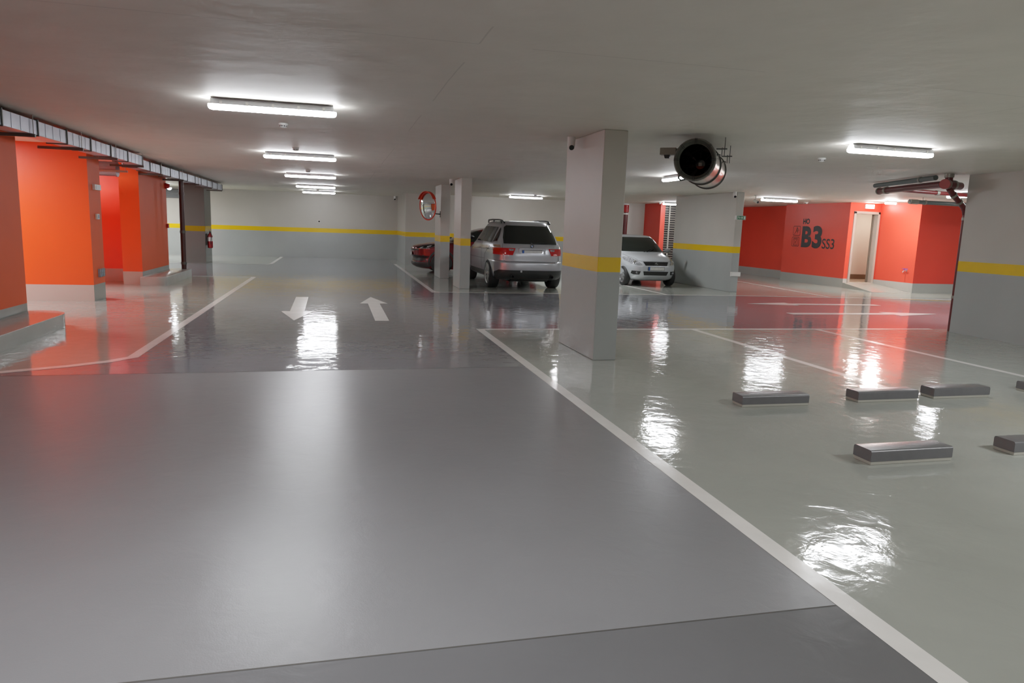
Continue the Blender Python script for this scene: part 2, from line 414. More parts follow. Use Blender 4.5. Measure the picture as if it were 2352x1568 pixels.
# ramp up to the door
bm = new()
P = [(16.32, 20.3, 0.17), (17.5, 20.3, 0.17), (17.5, 18.65, 0.004), (16.1, 18.65, 0.004)]
V = [bm.verts.new(p) for p in P]; W = [bm.verts.new((p[0], p[1], -0.02)) for p in P]
bm.faces.new(V); bm.faces.new(W[::-1])
for i in range(4): bm.faces.new((V[i], V[(i + 1) % 4], W[(i + 1) % 4], W[i]))
struct('floor_door_ramp', bm, M['floor_light'])
# recess behind the small hatchback: red return and louvre
bm = new(); box(bm, 12.86, 13.06, 27.15, 28.7, 0, ZC); o = struct('wall_red_return', bm, [M['red_wall'], M['red_wall_shaded']])
for p in o.data.polygons: p.material_index = 1 if abs(p.normal.x) > 0.9 else 0  # side faces take the red with shade in its colour
wall('wall_louvre_back', 12.85, 20.6, 28.9, 30.2, 'red_wall')
t = thing('louvre_panel', 'tall black louvre panel with pale slats behind the small silver hatchback', 'louvre', (13.07, 27.2, 0))
bm = new(); box(bm, 0, 1.5, 0.05, 0.09, 0.02, ZC - 0.03); mk('backing', bm, M['black'], t)
bm = new()
k = 0.12
while k < ZC - 0.08:
    box(bm, 0.02, 1.48, 0.0, 0.05, k, k + 0.024); k += 0.092
sl = mk('slat', bm, mat('pale_slat_metal', (150, 146, 136), 0.4, metal=0.3), t)
bm = new(); box(bm, 0.19, 0.24, -0.012, 0.02, 0.05, ZC - 0.06); box(bm, 1.2, 1.25, -0.012, 0.02, 0.05, ZC - 0.06); mk('mullion', bm, M['stop_base'], t)

# curbs
def curb(name, pts, h, label):
    bm = new(); prism(bm, pts, 'z', 0, h)
    top = [e for e in bm.edges if all(abs(v.co.z - h) < 1e-5 for v in e.verts)]
    bmesh.ops.bevel(bm, geom=top, offset=0.02, segments=3, profile=0.5, affect='EDGES')
    return tag(mk(name, bm, M['curb'], None, True), label, 'curb')
curb('rounded_curb', [(-4.278, -7.5), (-3.7, -7.5)] + arc(-4.15, 11.05, 0.45, 0, 90, 10) + [(-4.278, 11.5)], 0.19, 'grey painted curb with rounded end along the nearest orange wall')
curb('rounded_curb', [(-4.328, 17.74), (-4.0, 17.74)] + arc(-3.98, 17.94, 0.2, -90, 0, 6) + arc(-4.06, 20.72, 0.28, 0, 90, 8) + [(-4.328, 21.0)], 0.2, 'grey painted curb around the foot of the farther orange pillar')

# ------------------------------------------------------------------ arrows on the floor
def arrow(label, tail, tip, half, head_half, head_at):
    """tail centre -> tip, shaft half width, head half width, head_at = fraction where the head starts"""
    t0, t1 = Vector(tail), Vector(tip); d = t1 - t0; n = Vector((-d.y, d.x)).normalized()
    h = t0 + d * head_at
    pts = [t0 + n * half, h + n * half, h + n * head_half, t1, h - n * head_half, h - n * half, t0 - n * half]
    bm = new(); poly_face(bm, [(p.x, p.y, 0.0024) for p in pts])
    return tag(mk('floor_arrow', bm, M['paint_white']), label, 'floor arrow', 'white direction arrows painted on the floor')
arrow('white painted arrow pointing towards the viewer in the left half of the lane', (-0.69, 15.56), (-0.66, 11.85), 0.125, 0.28, 0.665)
arrow('white painted arrow pointing away to the back wall, right half of the lane', (0.74, 11.82), (0.73, 15.69), 0.115, 0.275, 0.665)
arrow('white painted arrow on the cross lane pointing left, nearer the red wall', (13.1, 14.95), (9.5, 15.04), 0.13, 0.31, 0.665)
arrow('white painted arrow on the cross lane pointing right, nearer the wheel stops', (9.32, 13.1), (13.16, 13.18), 0.13, 0.33, 0.665)

# ------------------------------------------------------------------ wheel stops
WS = [((4.07, 5.89), 'grey rubber-topped wheel stop, leftmost of the far row'), ((5.385, 5.94), 'grey wheel stop in the far row at the end of the white bay line'),
      ((6.35, 6.0), 'grey wheel stop in the far row just right of the white bay line'), ((7.73, 6.1), 'grey wheel stop cut by the right edge, in the far row'),
      ((4.08, 4.23), 'nearest grey wheel stop, standing alone in the near row'), ((5.41, 4.27), 'grey wheel stop cut by the right edge, in the near row')]
def make_stop(label):
    t = thing('wheel_stop', label, 'wheel stop', (0, 0, 0), 0, 'wheel stops on the parking bays')
    bm = new(); box(bm, -0.358, 0.358, -0.088, 0.088, 0.0, 0.026, 0.003, 1); mk('base', bm, M['stop_base'], t)
    bm = new(); prism(bm, [(-0.09, 0.025), (0.09, 0.025), (0.09, 0.082)] + arc(0.072, 0.09, 0.018, 0, 90, 4) + arc(-0.072, 0.09, 0.018, 90, 180, 4) + [(-0.09, 0.082)], 'x', -0.36, 0.36)
    mk('body', bm, M['stop_dark'], t, True)
    return t
st0 = make_stop(WS[0][1]); st0.location = (WS[0][0][0], WS[0][0][1], 0.001)
for (p, lab) in WS[1:]: dup(st0, (p[0], p[1], 0.001), 0.012, lab)

# ------------------------------------------------------------------ tube lights
def make_tube(label):
    t = thing('tube_light', label, 'ceiling light', (0, 0, ZC), 0, 'long white tube lights on the ceiling')
    bm = new(); prism(bm, [(-0.045, -0.012), (-0.03, -0.012), (-0.03, 0.0), (0.03, 0.0), (0.03, -0.012), (0.045, -0.012), (0.065, -0.056), (0.065, -0.064), (-0.065, -0.064), (-0.065, -0.056)], 'x', -0.6, 0.6); mk('housing', bm, M['fixture'], t)
    prof = [(-0.050, -0.0625), (0.050, -0.0625), (0.054, -0.080), (0.05, -0.100), (0.03, -0.112), (-0.03, -0.112), (-0.05, -0.100), (-0.054, -0.080)]
    bm = new(); R = []
    for x, s in ((-0.628, 0.55), (-0.618, 0.86), (-0.59, 1.0), (0.59, 1.0), (0.618, 0.86), (0.628, 0.55)):
        R.append([(x, p[0] * s, -0.066 + (p[1] + 0.066) * s) for p in prof])
    rings(bm, R); mk('diffuser', bm, M['glow'], t, True)
    for x in (-0.5, -0.25, 0.0, 0.25, 0.5):
        bm = new(); box(bm, x - 0.012, x + 0.012, -0.069, -0.055, -0.068, -0.03); mk('clip', bm, M['white_metal'], t)
    return t
lane = 'tube light of the row over the driving lane, '
TL = [((-0.615, 7.98), 0, 'nearest and largest ' + lane + 'by a smoke detector'), ((-0.615, 13.74), 0, 'second ' + lane + 'counted from the viewer'),
      ((-0.62, 19.4), 0, 'third ' + lane + 'counted from the viewer'), ((-0.64, 25.2), 0, 'fourth ' + lane + 'counted from the viewer'),
      ((-0.64, 30.1), 0, 'last ' + lane + 'in front of the back wall'),
      ((6.9, 7.95), 0, 'large tube light above the parking bays with the wheel stops'), ((6.83, 13.75), PI / 2, 'tube light half hidden behind the jet fan'),
      ((6.86, 26.0), 0, 'tube light above the silver SUV'), ((13.4, 19.9), 0, 'tube light in front of the red wall with lettering'),
      ((13.02, 26.0), 0, 'tube light in front of the black louvre panel'), ((14.62, 14.15), PI / 2, 'tube light below the dark red pipes at the right wall')]
t0 = make_tube(TL[0][2]); t0.location = (TL[0][0][0], TL[0][0][1], ZC)
for p, rz, lab in TL[1:]: dup(t0, (p[0], p[1], ZC), rz, lab)

# ------------------------------------------------------------------ smoke detectors
def make_detector(label):
    t = thing('smoke_detector', label, 'smoke detector', (0, 0, ZC), 0, 'white round smoke detectors on the ceiling')
    bm = new(); lathe(bm, (0, 0, 0), (0, 0, -1), [(0, 0.056), (0.012, 0.058), (0.02, 0.054)], 28); mk('base', bm, M['white_plastic'], t, True)
    bm = new(); lathe(bm, (0, 0, 0), (0, 0, -1), [(0.02, 0.047), (0.04, 0.043), (0.052, 0.03), (0.056, 0.012), (0.0565, 0.002)], 28); mk('sensor_cap', bm, M['white_plastic'], t, True)
    bm = new()
    for k in range(10):
        a = 2 * PI * k / 10; c, s = math.cos(a), math.sin(a)
        p = Vector((c * 0.0445, s * 0.0445, -0.034)); u = Vector((-s, c, 0)) * 0.009; w = Vector((-c * 0.1, -s * 0.1, -1)) * 0.006
        q = [p + u + w, p - u + w, p - u - w, p + u - w]; q2 = [x + Vector((c, s, 0)) * 0.002 for x in q]
        rings(bm, [q, q2])
    mk('vent_slot', bm, M['black'], t)
    return t
DT = [((-0.63, 9.65), 'white smoke detector just beyond the nearest tube light'), ((-0.64, 12.7), 'white smoke detector before the second lane tube light'),
      ((-0.64, 18.2), 'white smoke detector before the third lane tube light'), ((-0.66, 29.0), 'white smoke detector before the last lane tube light'),
      ((7.1, 9.57), 'white smoke detector left of the large tube light over the parking bays'), ((12.7, 26.9), 'small white smoke detector by the louvre panel'),
      ((16.0, 20.9), 'small white smoke detector above the red lettered wall'), ((7.0, 25.2), 'small white smoke detector over the tube light above the SUV')]
DT[6] = ((15.6, 21.6), DT[6][1])
d0 = make_detector(DT[0][1]); d0.location = (*DT[0][0], ZC)
for p, lab in DT[1:]: dup(d0, (*p, ZC), 0, lab)

# ------------------------------------------------------------------ security cameras
def make_cam(label, aim):
    t = thing('security_camera', label, 'security camera', (0, 0, ZC), 0, 'white security cameras at the ceiling')
    bm = new(); lathe(bm, (0, 0, 0), (0, 0, -1), [(0, 0.052), (0.05, 0.052), (0.056, 0.05)], 28); mk('mount', bm, M['white_plastic'], t, True)
    bm = new(); lathe(bm, (0, 0, -0.056), (0, 0, -1), [(0, 0.05), (0.05, 0.05), (0.085, 0.04), (0.105, 0.018), (0.108, 0.002)], 28); h = mk('head', bm, M['white_plastic'], t, True)
    d = Vector(aim).normalized()
    bm = new(); c = Vector((0, 0, -0.118)); lathe(bm, c + d * 0.012, d, [(0, 0.030), (0.036, 0.034), (0.042, 0.03), (0.042, 0.002)], 24); mk('lens', bm, M['black_gloss'], h, True)
    return t
CM = [((2.985, 9.1), 'white security camera hanging at the nearest grey column'), ((2.93, 18.75), 'white security camera beside the slim column next to the SUV'),
      ((2.55, 32.35), 'small white security camera in the far corner of the back wall'), ((10.74, 18.05), 'white security camera at the broad column with the exit sign')]
c0 = make_cam(CM[0][1], (-0.15, -1, -0.55)); c0.location = (*CM[0][0], ZC)
for p, lab in CM[1:]: dup(c0, (*p, ZC), 0, lab)
t = thing('security_camera', 'white security camera on a stem, right of the broad exit sign column', 'security camera', (12.0, 19.0, ZC), 0, 'white security cameras at the ceiling')
bm = new(); cyl(bm, (0, 0, 0), (0, 0, -0.02), 0.05); cyl(bm, (0, 0, -0.02), (0, 0, -0.17), 0.014); mk('mount', bm, M['white_plastic'], t, True)
bm = new(); lathe(bm, (-0.02, 0.06, -0.16), (0.25, -1, -0.35), [(0, 0.03), (0.01, 0.042), (0.16, 0.042), (0.17, 0.04)], 20); h = mk('head', bm, M['white_plastic'], t, True)
bm = new(); p = Vector((-0.02, 0.06, -0.16)) + Vector((0.25, -1, -0.35)).normalized() * 0.165; lathe(bm, p, (0.25, -1, -0.35), [(0, 0.036), (0.012, 0.034), (0.012, 0.002)], 20); mk('lens', bm, M['black_gloss'], h, True)

# ------------------------------------------------------------------ ventilation ducts at the left
def duct(label, x0, x1, y0, y1, z0, z1, flanges, seams):
    t = thing('ventilation_duct', label, 'duct', (0, 0, 0))
    bm = new(); box(bm, x0, x1, y0, y1, z0, z1, 0.003, 1); mk('duct_body', bm, M['steel'], t)
    for f in flanges:
        bm = new(); box(bm, x0 - 0.012, x1 + 0.014, f - 0.012, f + 0.012, z0 - 0.014, z1 + 0.014); mk('flange', bm, M['dark_steel'], t)
    for q in seams:
        bm = new(); box(bm, x1 - 0.01, x1 + 0.004, q - 0.006, q + 0.006, z0 + 0.004, z1 - 0.004); mk('stiffening_rib', bm, M['steel'], t)
    return t
fl = [0.3 + 1.03 * k for k in range(15)]
d1 = duct('large galvanised duct under the ceiling along the nearer orange walls', -3.95, -3.7, -4.0, 15.78, 2.555, 2.735, [-3.98] + fl + [15.76], [f + a for f in fl for a in (0.26, 0.52, 0.78)])
fl2 = [15.98, 17.05, 17.99, 19.01, 20.0, 21.05, 22.15, 23.09, 24.1, 25.1, 26.1, 27.15]
d2 = duct('smaller galvanised duct running on towards the back wall on the left', -4.12, -3.86, 15.96, 27.2, 2.53, 2.715, fl2, [f + a for f in fl2[:-1] for a in (0.25, 0.5, 0.75)])
def hangers(t, ys, xo, xi, z):
    for y in ys:
        bm = new(); box(bm, xi, xo + 0.02, y - 0.02, y + 0.02, z - 0.042, z - 0.002); h = mk('hanger_rail', bm, M['dark_steel'], t)
        bm = new(); cyl(bm, (xo, y, z - 0.03), (xo, y, ZC), 0.005, 8); mk('hanger_rod', bm, M['coupling'], h)
hangers(d1, [1.55, 3.33, 5.1, 6.88, 8.65, 10.42, 12.2, 13.95, 15.7], -3.685, -4.27, 2.555)
hangers(d2, [18.06, 20.4, 22.6, 24.8, 26.9], -3.845, -4.33, 2.53)
t = thing('round_duct', 'grey round duct in the recess between the orange pillars', 'duct', (-4.66, 17.0, 2.53))
bm = new(); lathe(bm, (-3.4, 0, 0), (1, 0, 0), [(0, 0.15), (0.5, 0.15), (0.5, 0.156), (0.53, 0.156), (0.53, 0.15), (3.55, 0.15), (3.55, 0.16), (3.58, 0.16), (3.58, 0.12)], 36); mk('duct_body', bm, M['duct_round'], t, True)
bm = new(); box(bm, -0.4, 0.42, -0.2, -0.17, -0.07, -0.03); cyl(bm, (0.38, -0.185, -0.05), (0.38, -0.185, ZC - 2.54), 0.006, 8); cyl(bm, (-0.36, -0.185, -0.05), (-0.36, -0.185, ZC - 2.54), 0.006, 8); mk('hanger_rail', bm, M['coupling'], t)

# ------------------------------------------------------------------ jet fan
ax = Vector((0.566, 0.824, 0)).normalized()
fan = thing('jet_fan', 'steel cylindrical jet fan with black rotor under the ceiling', 'fan', (4.19, 8.0, 2.475), math.atan2(ax.y, ax.x))
RF, LF = 0.235, 1.60       # local x runs from the open front to the rear
bm = new(); lathe(bm, (0, 0, 0), (1, 0, 0), [(0.05, RF - 0.012), (0.05, RF), (LF, RF), (LF, RF - 0.012)], 56, cap=False, close=True); mk('casing', bm, M['polished'], fan, True)
bm = new(); lathe(bm, (0, 0, 0), (1, 0, 0), [(-0.02, RF + 0.012), (0.0, RF + 0.018), (0.055, RF + 0.004), (0.055, RF - 0.02), (0.045, RF - 0.045), (0.02, RF - 0.035), (-0.02, RF - 0.008)], 56, cap=False, close=True); mk('inlet_ring', bm, mat('grey_green_ring', (104, 106, 98), 0.4, metal=0.3), fan, True)
bm = new(); lathe(bm, (0, 0, 0), (1, 0, 0), [(0.06, RF - 0.045), (0.06, RF - 0.013), (LF - 0.02, RF - 0.013), (LF - 0.02, RF - 0.045)], 56, cap=False, close=True); mk('silencer_lining', bm, M['black_gloss'], fan, True)
bm = new()
for x in (0.74, LF - 0.02):
    lathe(bm, (0, 0, 0), (1, 0, 0), [(x - 0.014, RF), (x - 0.014, RF + 0.016), (x + 0.014, RF + 0.016), (x + 0.014, RF)], 56, cap=False, close=True)
mk('casing_band', bm, M['dark_steel'], fan, True)
bm = new()
lathe(bm, (0.6, 0, 0), (1, 0, 0), [(-0.03, 0.002), (-0.025, 0.06), (0.0, 0.075), (0.5, 0.075)], 28)
for k in range(8):
    a = 2 * PI * k / 8; c, s = math.cos(a), math.sin(a); c2, s2 = math.cos(a + 0.6), math.sin(a + 0.6)
    q = [(0.63, 0.07 * c, 0.07 * s), (0.63, 0.185 * c, 0.185 * s), (0.72, 0.185 * c2, 0.185 * s2), (0.72, 0.07 * c2, 0.07 * s2)]
    rings(bm, [q, [(x + 0.008, y, z) for x, y, z in q]])
mk('rotor', bm, M['black_gloss'], fan, True)
bm = new(); lathe(bm, (0.95, 0, 0), (1, 0, 0), [(0, 0.2), (0.02, 0.2)], 40); mk('motor_plate', bm, M['black'], fan)
bm = new(); poly_face(bm, [(0.568, a, b) for a, b in rrect(-0.02, 0.02, -0.02, 0.02, 0.005)]); ring_poly_ = bm; mk('hub_badge', bm, M['coupling'], fan)
bm = new()
for k in range(8):
    a = PI / 8 + 2 * PI * k / 8 if False else 2 * PI * k / 8; c, s = math.cos(a), math.sin(a)
    for o_ in (-0.008, 0.008):
        tube(bm, [(0.01, (RF + 0.02) * c - s * o_, (RF + 0.02) * s + c * o_), (-0.03, (RF + 0.012) * c - s * o_, (RF + 0.012) * s + c * o_), (-0.035, (RF - 0.05) * c - s * o_, (RF - 0.05) * s + c * o_)], 0.003, 6)
for r in (RF - 0.005, RF - 0.03):
    tube(bm, [(-0.036, r * math.cos(2 * PI * k / 48), r * math.sin(2 * PI * k / 48)) for k in range(48)], 0.002, 5, True)
mk('guard_wire', bm, M['black'], fan)
bm = new()
for x, sgn in ((0.42, -1), (1.3, -1), (1.3, 1)):
    box(bm, x - 0.02, x + 0.02, sgn * 0.265 - 0.065, sgn * 0.265 + 0.065, 0.165, 0.178); box(bm, x - 0.03, x + 0.03, sgn * 0.225 - 0.03, sgn * 0.225 + 0.03, 0.09, 0.105)
    cyl(bm, (x, sgn * 0.30, 0.08), (x, sgn * 0.30, ZC - 2.475), 0.005, 8); cyl(bm, (x, sgn * 0.27, 0.08), (x, sgn * 0.27, 0.19), 0.005, 8)
mk('mounting_bracket', bm, M['dark_steel'], fan)
bm = new(); box(bm, 0.08, 0.2, 0.245, 0.44, 0.07, 0.155, 0.006); jb = mk('junction_box', bm, mat('grey_box_metal', (140, 134, 124), 0.45), fan)
bm = new(); prism(bm, [(0.325, 0.03), (0.378, 0.03), (0.39, 0.07), (0.315, 0.07)], 'x', 0.09, 0.16); mk('cable_gland', bm, M['black'], jb)
bm = new(); tube(bm, [(0.14, 0.25, 0.13), (0.14, 0.23, 0.14), (0.14, 0.20, 0.13)], 0.014, 10); tube(bm, [(0.04, 0.175, -0.165), (0.06, 0.19, -0.21), (0.1, 0.165, -0.235), (0.16, 0.11, -0.215)], 0.011, 8); mk('cable', bm, M['dark_steel'], fan)

# ------------------------------------------------------------------ convex mirror
nrm = Vector((-0.88, -0.47, -0.05)).normalized()
mc = Vector((2.585, 20.85, 2.125))
t = thing('traffic_mirror', 'round convex traffic mirror with orange-red rim on the slim column', 'mirror', mc)
u = Vector((0, 0, 1)).cross(nrm).normalized(); v = nrm.cross(u)
Rm = 0.39
bm = new(); pr = [(0.075 - 0.075 * (r / Rm) ** 2, r) for r in [Rm * k / 14 for k in range(14, 0, -1)]] + [(0.075, 0.002)]
lathe(bm, (0, 0, 0), nrm, pr, 56, cap=True); mk('mirror_face', bm, M['mirror'], t, 'all')
bm = new(); tube(bm, [(u * math.cos(2 * PI * k / 64) + v * math.sin(2 * PI * k / 64)) * (Rm + 0.006) for k in range(64)], 0.016, 10, True); mk('rim', bm, M['mirror_rim'], t, True)
bm = new(); R = []
for k in range(17):
    a = math.radians(28 + 124 * k / 16); w = u * math.cos(a) + v * math.sin(a)
    R.append([w * (Rm + 0.012) - nrm * 0.03, w * (Rm + 0.028) - nrm * 0.03, w * (Rm + 0.034) + nrm * 0.08, w * (Rm + 0.022) + nrm * 0.08])
rings(bm, R); mk('hood', bm, M['mirror_rim'], t, True)
bm = new(); lathe(bm, -nrm * 0.045, nrm, [(0, 0.1), (0.0, Rm * 0.8), (0.04, Rm)], 40); mk('back_shell', bm, M['mirror_rim'], t, True)
bm = new(); cyl(bm, -nrm * 0.04, -nrm * 0.14, 0.025); tube(bm, [-nrm * 0.14, (0.18, 0.45, -0.2), (0.47, 0.72, -0.21)], 0.02, 10); box(bm, 0.45, 0.475, 0.66, 0.78, -0.3, -0.12); mk('bracket_arm', bm, M['dark_steel'], t, True)

# ------------------------------------------------------------------ wall lettering on the red wall (x = 16.32, reading direction -y)
WX = 16.32
def text_mesh(s, y_start, y_end, z0, z1, m, parent, name, bold=0.0, x=WX - 0.004):
    cu = bpy.data.curves.new(name, 'FONT'); cu.body = s; cu.size = 1; cu.offset = bold; cu.resolution_u = 6
    ob = bpy.data.objects.new(name, cu); COL.objects.link(ob)
    dg = bpy.context.evaluated_depsgraph_get(); me = bpy.data.meshes.new_from_object(ob.evaluated_get(dg))
    bpy.data.objects.remove(ob); bpy.data.curves.remove(cu)
    xs = [q.co.x for q in me.vertices]; ys = [q.co.y for q in me.vertices]
    xa, xb, ya, yb = min(xs), max(xs), min(ys), max(ys)
    for q in me.vertices:
        a = (q.co.x - xa) / (xb - xa); b = (q.co.y - ya) / (yb - ya)
        q.co = Vector((x, y_start + (y_end - y_start) * a, z0 + (z1 - z0) * b))
    me.materials.append(m); o = bpy.data.objects.new(name, me); COL.objects.link(o); o.parent = parent
    return o
sg = thing('wall_sign', 'dark painted lettering HO B3 SS3 with two pictograms on the red wall', 'wall sign', (0, -0.12, 0))
text_mesh('HO', 22.80, 22.42, 2.075, 2.27, M['sign_text'], sg, 'lettering', 0.05)
text_mesh('B', 22.80, 22.24, 1.255, 2.0, M['sign_text'], sg, 'lettering', 0.045)
text_mesh('3', 22.20, 21.69, 1.235, 2.02, M['sign_text'], sg, 'lettering', 0.045)
text_mesh('SS3', 21.66, 21.02, 1.24, 1.585, M['sign_text'], sg, 'lettering', 0.014)
def ring_poly(bm, outer, inner, x):
    A = [bm.verts.new((x, p[0], p[1])) for p in outer]; B = [bm.verts.new((x, p[0], p[1])) for p in inner]; n = len(A)
    for i in range(n): bm.faces.new((A[i], A[(i + 1) % n], B[(i + 1) % n], B[i]))
def flat(bm, pts, x=WX - 0.004): poly_face(bm, [(x, p[0], p[1]) for p in pts])
def stroke(bm, a, b, w, x=WX - 0.004):
    a, b = Vector(a), Vector(b); d = (b - a).normalized(); n = Vector((-d.y, d.x)) * w / 2
    flat(bm, [a + n, b + n, b - n, a - n], x)
bm = new(); ring_poly(bm, rrect(22.9, 23.33, 1.66, 2.01, 0.06), rrect(22.92, 23.31, 1.68, 1.99, 0.05), WX - 0.004)
stroke(bm, (23.25, 1.70), (23.14, 1.82), 0.018); stroke(bm, (23.14, 1.82), (22.97, 1.86), 0.018); flat(bm, arc(23.1, 1.95, 0.022, 0, 330, 10)); stroke(bm, (23.1, 1.93), (23.13, 1.85), 0.05)
stroke(bm, (23.13, 1.86), (23.04, 1.8), 0.028); stroke(bm, (23.04, 1.8), (23.1, 1.74), 0.022); stroke(bm, (23.14, 1.84), (23.2, 1.76), 0.022); stroke(bm, (23.1, 1.91), (23.0, 1.88), 0.018)
mk('stair_pictogram', bm, M['sign_line'], sg)
bm = new(); ring_poly(bm, rrect(22.93, 23.36, 1.27, 1.62, 0.06), rrect(22.95, 23.34, 1.29, 1.60, 0.05), WX - 0.004); ring_poly(bm, [(23.02, 1.31), (23.27, 1.31), (23.27, 1.54), (23.02, 1.54)], [(23.04, 1.33), (23.25, 1.33), (23.25, 1.52), (23.04, 1.52)], WX - 0.004)
stroke(bm, (23.02, 1.565), (23.27, 1.565), 0.022); stroke(bm, (23.22, 1.35), (23.07, 1.5), 0.02); stroke(bm, (23.22, 1.5), (23.1, 1.36), 0.016)
mk('lift_pictogram', bm, M['sign_line'], sg)

# ------------------------------------------------------------------ small wall-mounted things
t = thing('exit_sign', 'small green exit sign with white arrow on the broad grey column', 'exit sign', (10.98, 18.1, 2.085))
bm = new(); box(bm, -0.15, 0.17, -0.035, -0.001, -0.055, 0.055, 0.004); mk('housing', bm, M['white_plastic'], t)
bm = new(); poly_face(bm, [(-0.105, -0.0365, -0.05), (0.165, -0.0365, -0.05), (0.165, -0.0365, 0.05), (-0.105, -0.0365, 0.05)]); gp = mk('sign_panel', bm, M['sign_green'], t)
bm = new()
yy = -0.038
def fl2d(pts): poly_face(bm, [(a, yy, b) for a, b in pts])
fl2d([(-0.005, -0.008), (0.05, -0.008), (0.05, 0.008), (-0.005, 0.008)]); fl2d([(0.035, -0.03), (0.052, -0.03), (0.082, 0.0), (0.052, 0.03), (0.035, 0.03), (0.062, 0.0)])
fl2d([(0.105, -0.038), (0.15, -0.038), (0.15, 0.038), (0.105, 0.038)]); fl2d([(-0.05, -0.02), (-0.035, 0.0), (-0.02, -0.03), (-0.012, -0.026), (-0.03, 0.012), (-0.05, 0.02), (-0.06, 0.0)]); fl2d([(-0.05 + p[0], 0.03 + p[1]) for p in arc(0, 0, 0.009, 0, 330, 8)])
fl2d([(-0.085, -0.04), (-0.078, -0.04), (-0.078, 0.04), (-0.085, 0.04)])
mk('pictogram', bm, M['white_plastic'], gp)

def wall_box(name, label, cat, loc, sx, sy, sz, m, extra=None):
    t = thing(name, label, cat, loc); bm = new(); box(bm, -sx / 2, sx / 2, -sy / 2, sy / 2, -sz / 2, sz / 2, 0.006); mk('housing', bm, m, t)
    return t
t = wall_box('bumper_lamp', 'white flat box low on the broad grey column', 'wall box', (10.975, 18.075, 0.51), 0.30, 0.05, 0.12, M['white_plastic'])
bm = new(); box(bm, -0.13, 0.13, -0.030, -0.024, -0.045, 0.045, 0.003, 1); mk('cover', bm, M['white_metal'], t)
t = wall_box('emergency_light', 'small white emergency light high on the orange pillar side', 'emergency light', (-4.265, 14.80, 2.065), 0.05, 0.34, 0.10, M['white_plastic'])
bm = new(); box(bm, 0.024, 0.030, -0.12, 0.14, -0.035, 0.035); mk('lens', bm, M['fixture'], t)
t = wall_box('control_switch', 'small white switch box halfway up the orange pillar side', 'switch', (-4.272, 14.78, 1.535), 0.035, 0.14, 0.10, M['white_plastic'])
bm = new(); box(bm, 0.017, 0.022, -0.03, 0.05, -0.03, 0.03); mk('display', bm, M['screen'], t)
t = wall_box('step_lamp', 'blue-white wall lamp with wire grid low on the orange pillar side', 'wall lamp', (-4.274, 14.83, 0.50), 0.03, 0.30, 0.15, M['screen'])
bm = new()
for k in range(4): box(bm, 0.014, 0.022, -0.15 + k * 0.095, -0.138 + k * 0.095, -0.08, 0.08)
for k in range(3): box(bm, 0.014, 0.022, -0.155, 0.155, -0.075 + k * 0.07, -0.066 + k * 0.07)
mk('wire_guard', bm, M['coupling'], t)
t = thing('alarm_sounder', 'red alarm sounder high on the far orange pillar edge', 'alarm', (-4.33, 20.62, 2.36))
bm = new(); cyl(bm, (0.001, 0, 0), (0.05, 0, 0), 0.075, 24); mk('base', bm, M['alarm_red'], t, True)
bm = new(); lathe(bm, (0.05, 0, 0), (1, 0, 0), [(0, 0.062), (0.04, 0.058), (0.07, 0.04), (0.072, 0.002)], 24); mk('horn', bm, M['alarm_red'], t, True)
t = thing('fire_call_point', 'red square fire call point on the far orange pillar edge', 'call point', (-4.33, 20.62, 1.33))
bm = new(); box(bm, 0.001, 0.055, -0.055, 0.055, -0.055, 0.055, 0.008); mk('housing', bm, M['alarm_red'], t)
bm = new(); box(bm, 0.054, 0.058, -0.03, 0.03, -0.03, 0.03); mk('button_plate', bm, M['white_plastic'], t)
# extinguisher on the shaded grey column
t = thing('fire_extinguisher', 'red fire extinguisher hanging on the shaded grey column', 'fire extinguisher', (-4.28, 27.0, 0.52))
bm = new(); lathe(bm, (0, 0, 0), (0, 0, 1), [(0, 0.07), (0.02, 0.088), (0.42, 0.088), (0.48, 0.06), (0.51, 0.032), (0.53, 0.03)], 28); cy = mk('cylinder', bm, M['ext_red'], t, True)
bm = new(); lathe(bm, (0, 0, 0), (0, 0, 1), [(0.24, 0.0888), (0.38, 0.0888)], 28, cap=False); mk('paper_label', bm, M['white_plastic'], cy, True)
bm = new(); cyl(bm, (0, 0, 0.53), (0, 0, 0.57), 0.022); box(bm, -0.012, 0.012, -0.10, 0.05, 0.57, 0.585); box(bm, -0.012, 0.012, -0.09, 0.04, 0.60, 0.612); mk('valve_handle', bm, M['black'], t)
bm = new(); tube(bm, [(0, -0.02, 0.55), (0.05, -0.09, 0.53), (0.06, -0.12, 0.42), (0.04, -0.11, 0.25), (0.03, -0.10, 0.14)], 0.012, 8); mk('hose', bm, M['black'], t, True)
bm = new(); box(bm, -0.118, -0.085, -0.05, 0.05, 0.1, 0.5); mk('wall_bracket', bm, M['dark_steel'], t)
# brown riser on the far curb
t = thing('riser_pipe', 'dark brown vertical pipe beside the farther orange pillar', 'pipe', (-3.95, 20.66, 0.2))
bm = new(); cyl(bm, (0, 0, 0), (0, 0, 2.31), 0.062, 20); mk('pipe_body', bm, M['pipe_brown'], t, True)
for z in (0.12, 0.95, 1.95): bm = new(); cyl(bm, (0, 0, z), (0, 0, z + 0.07), 0.072, 20); mk('coupling', bm, M['pipe_brown'] if z > 1.5 else M['dark_steel'], t, True)
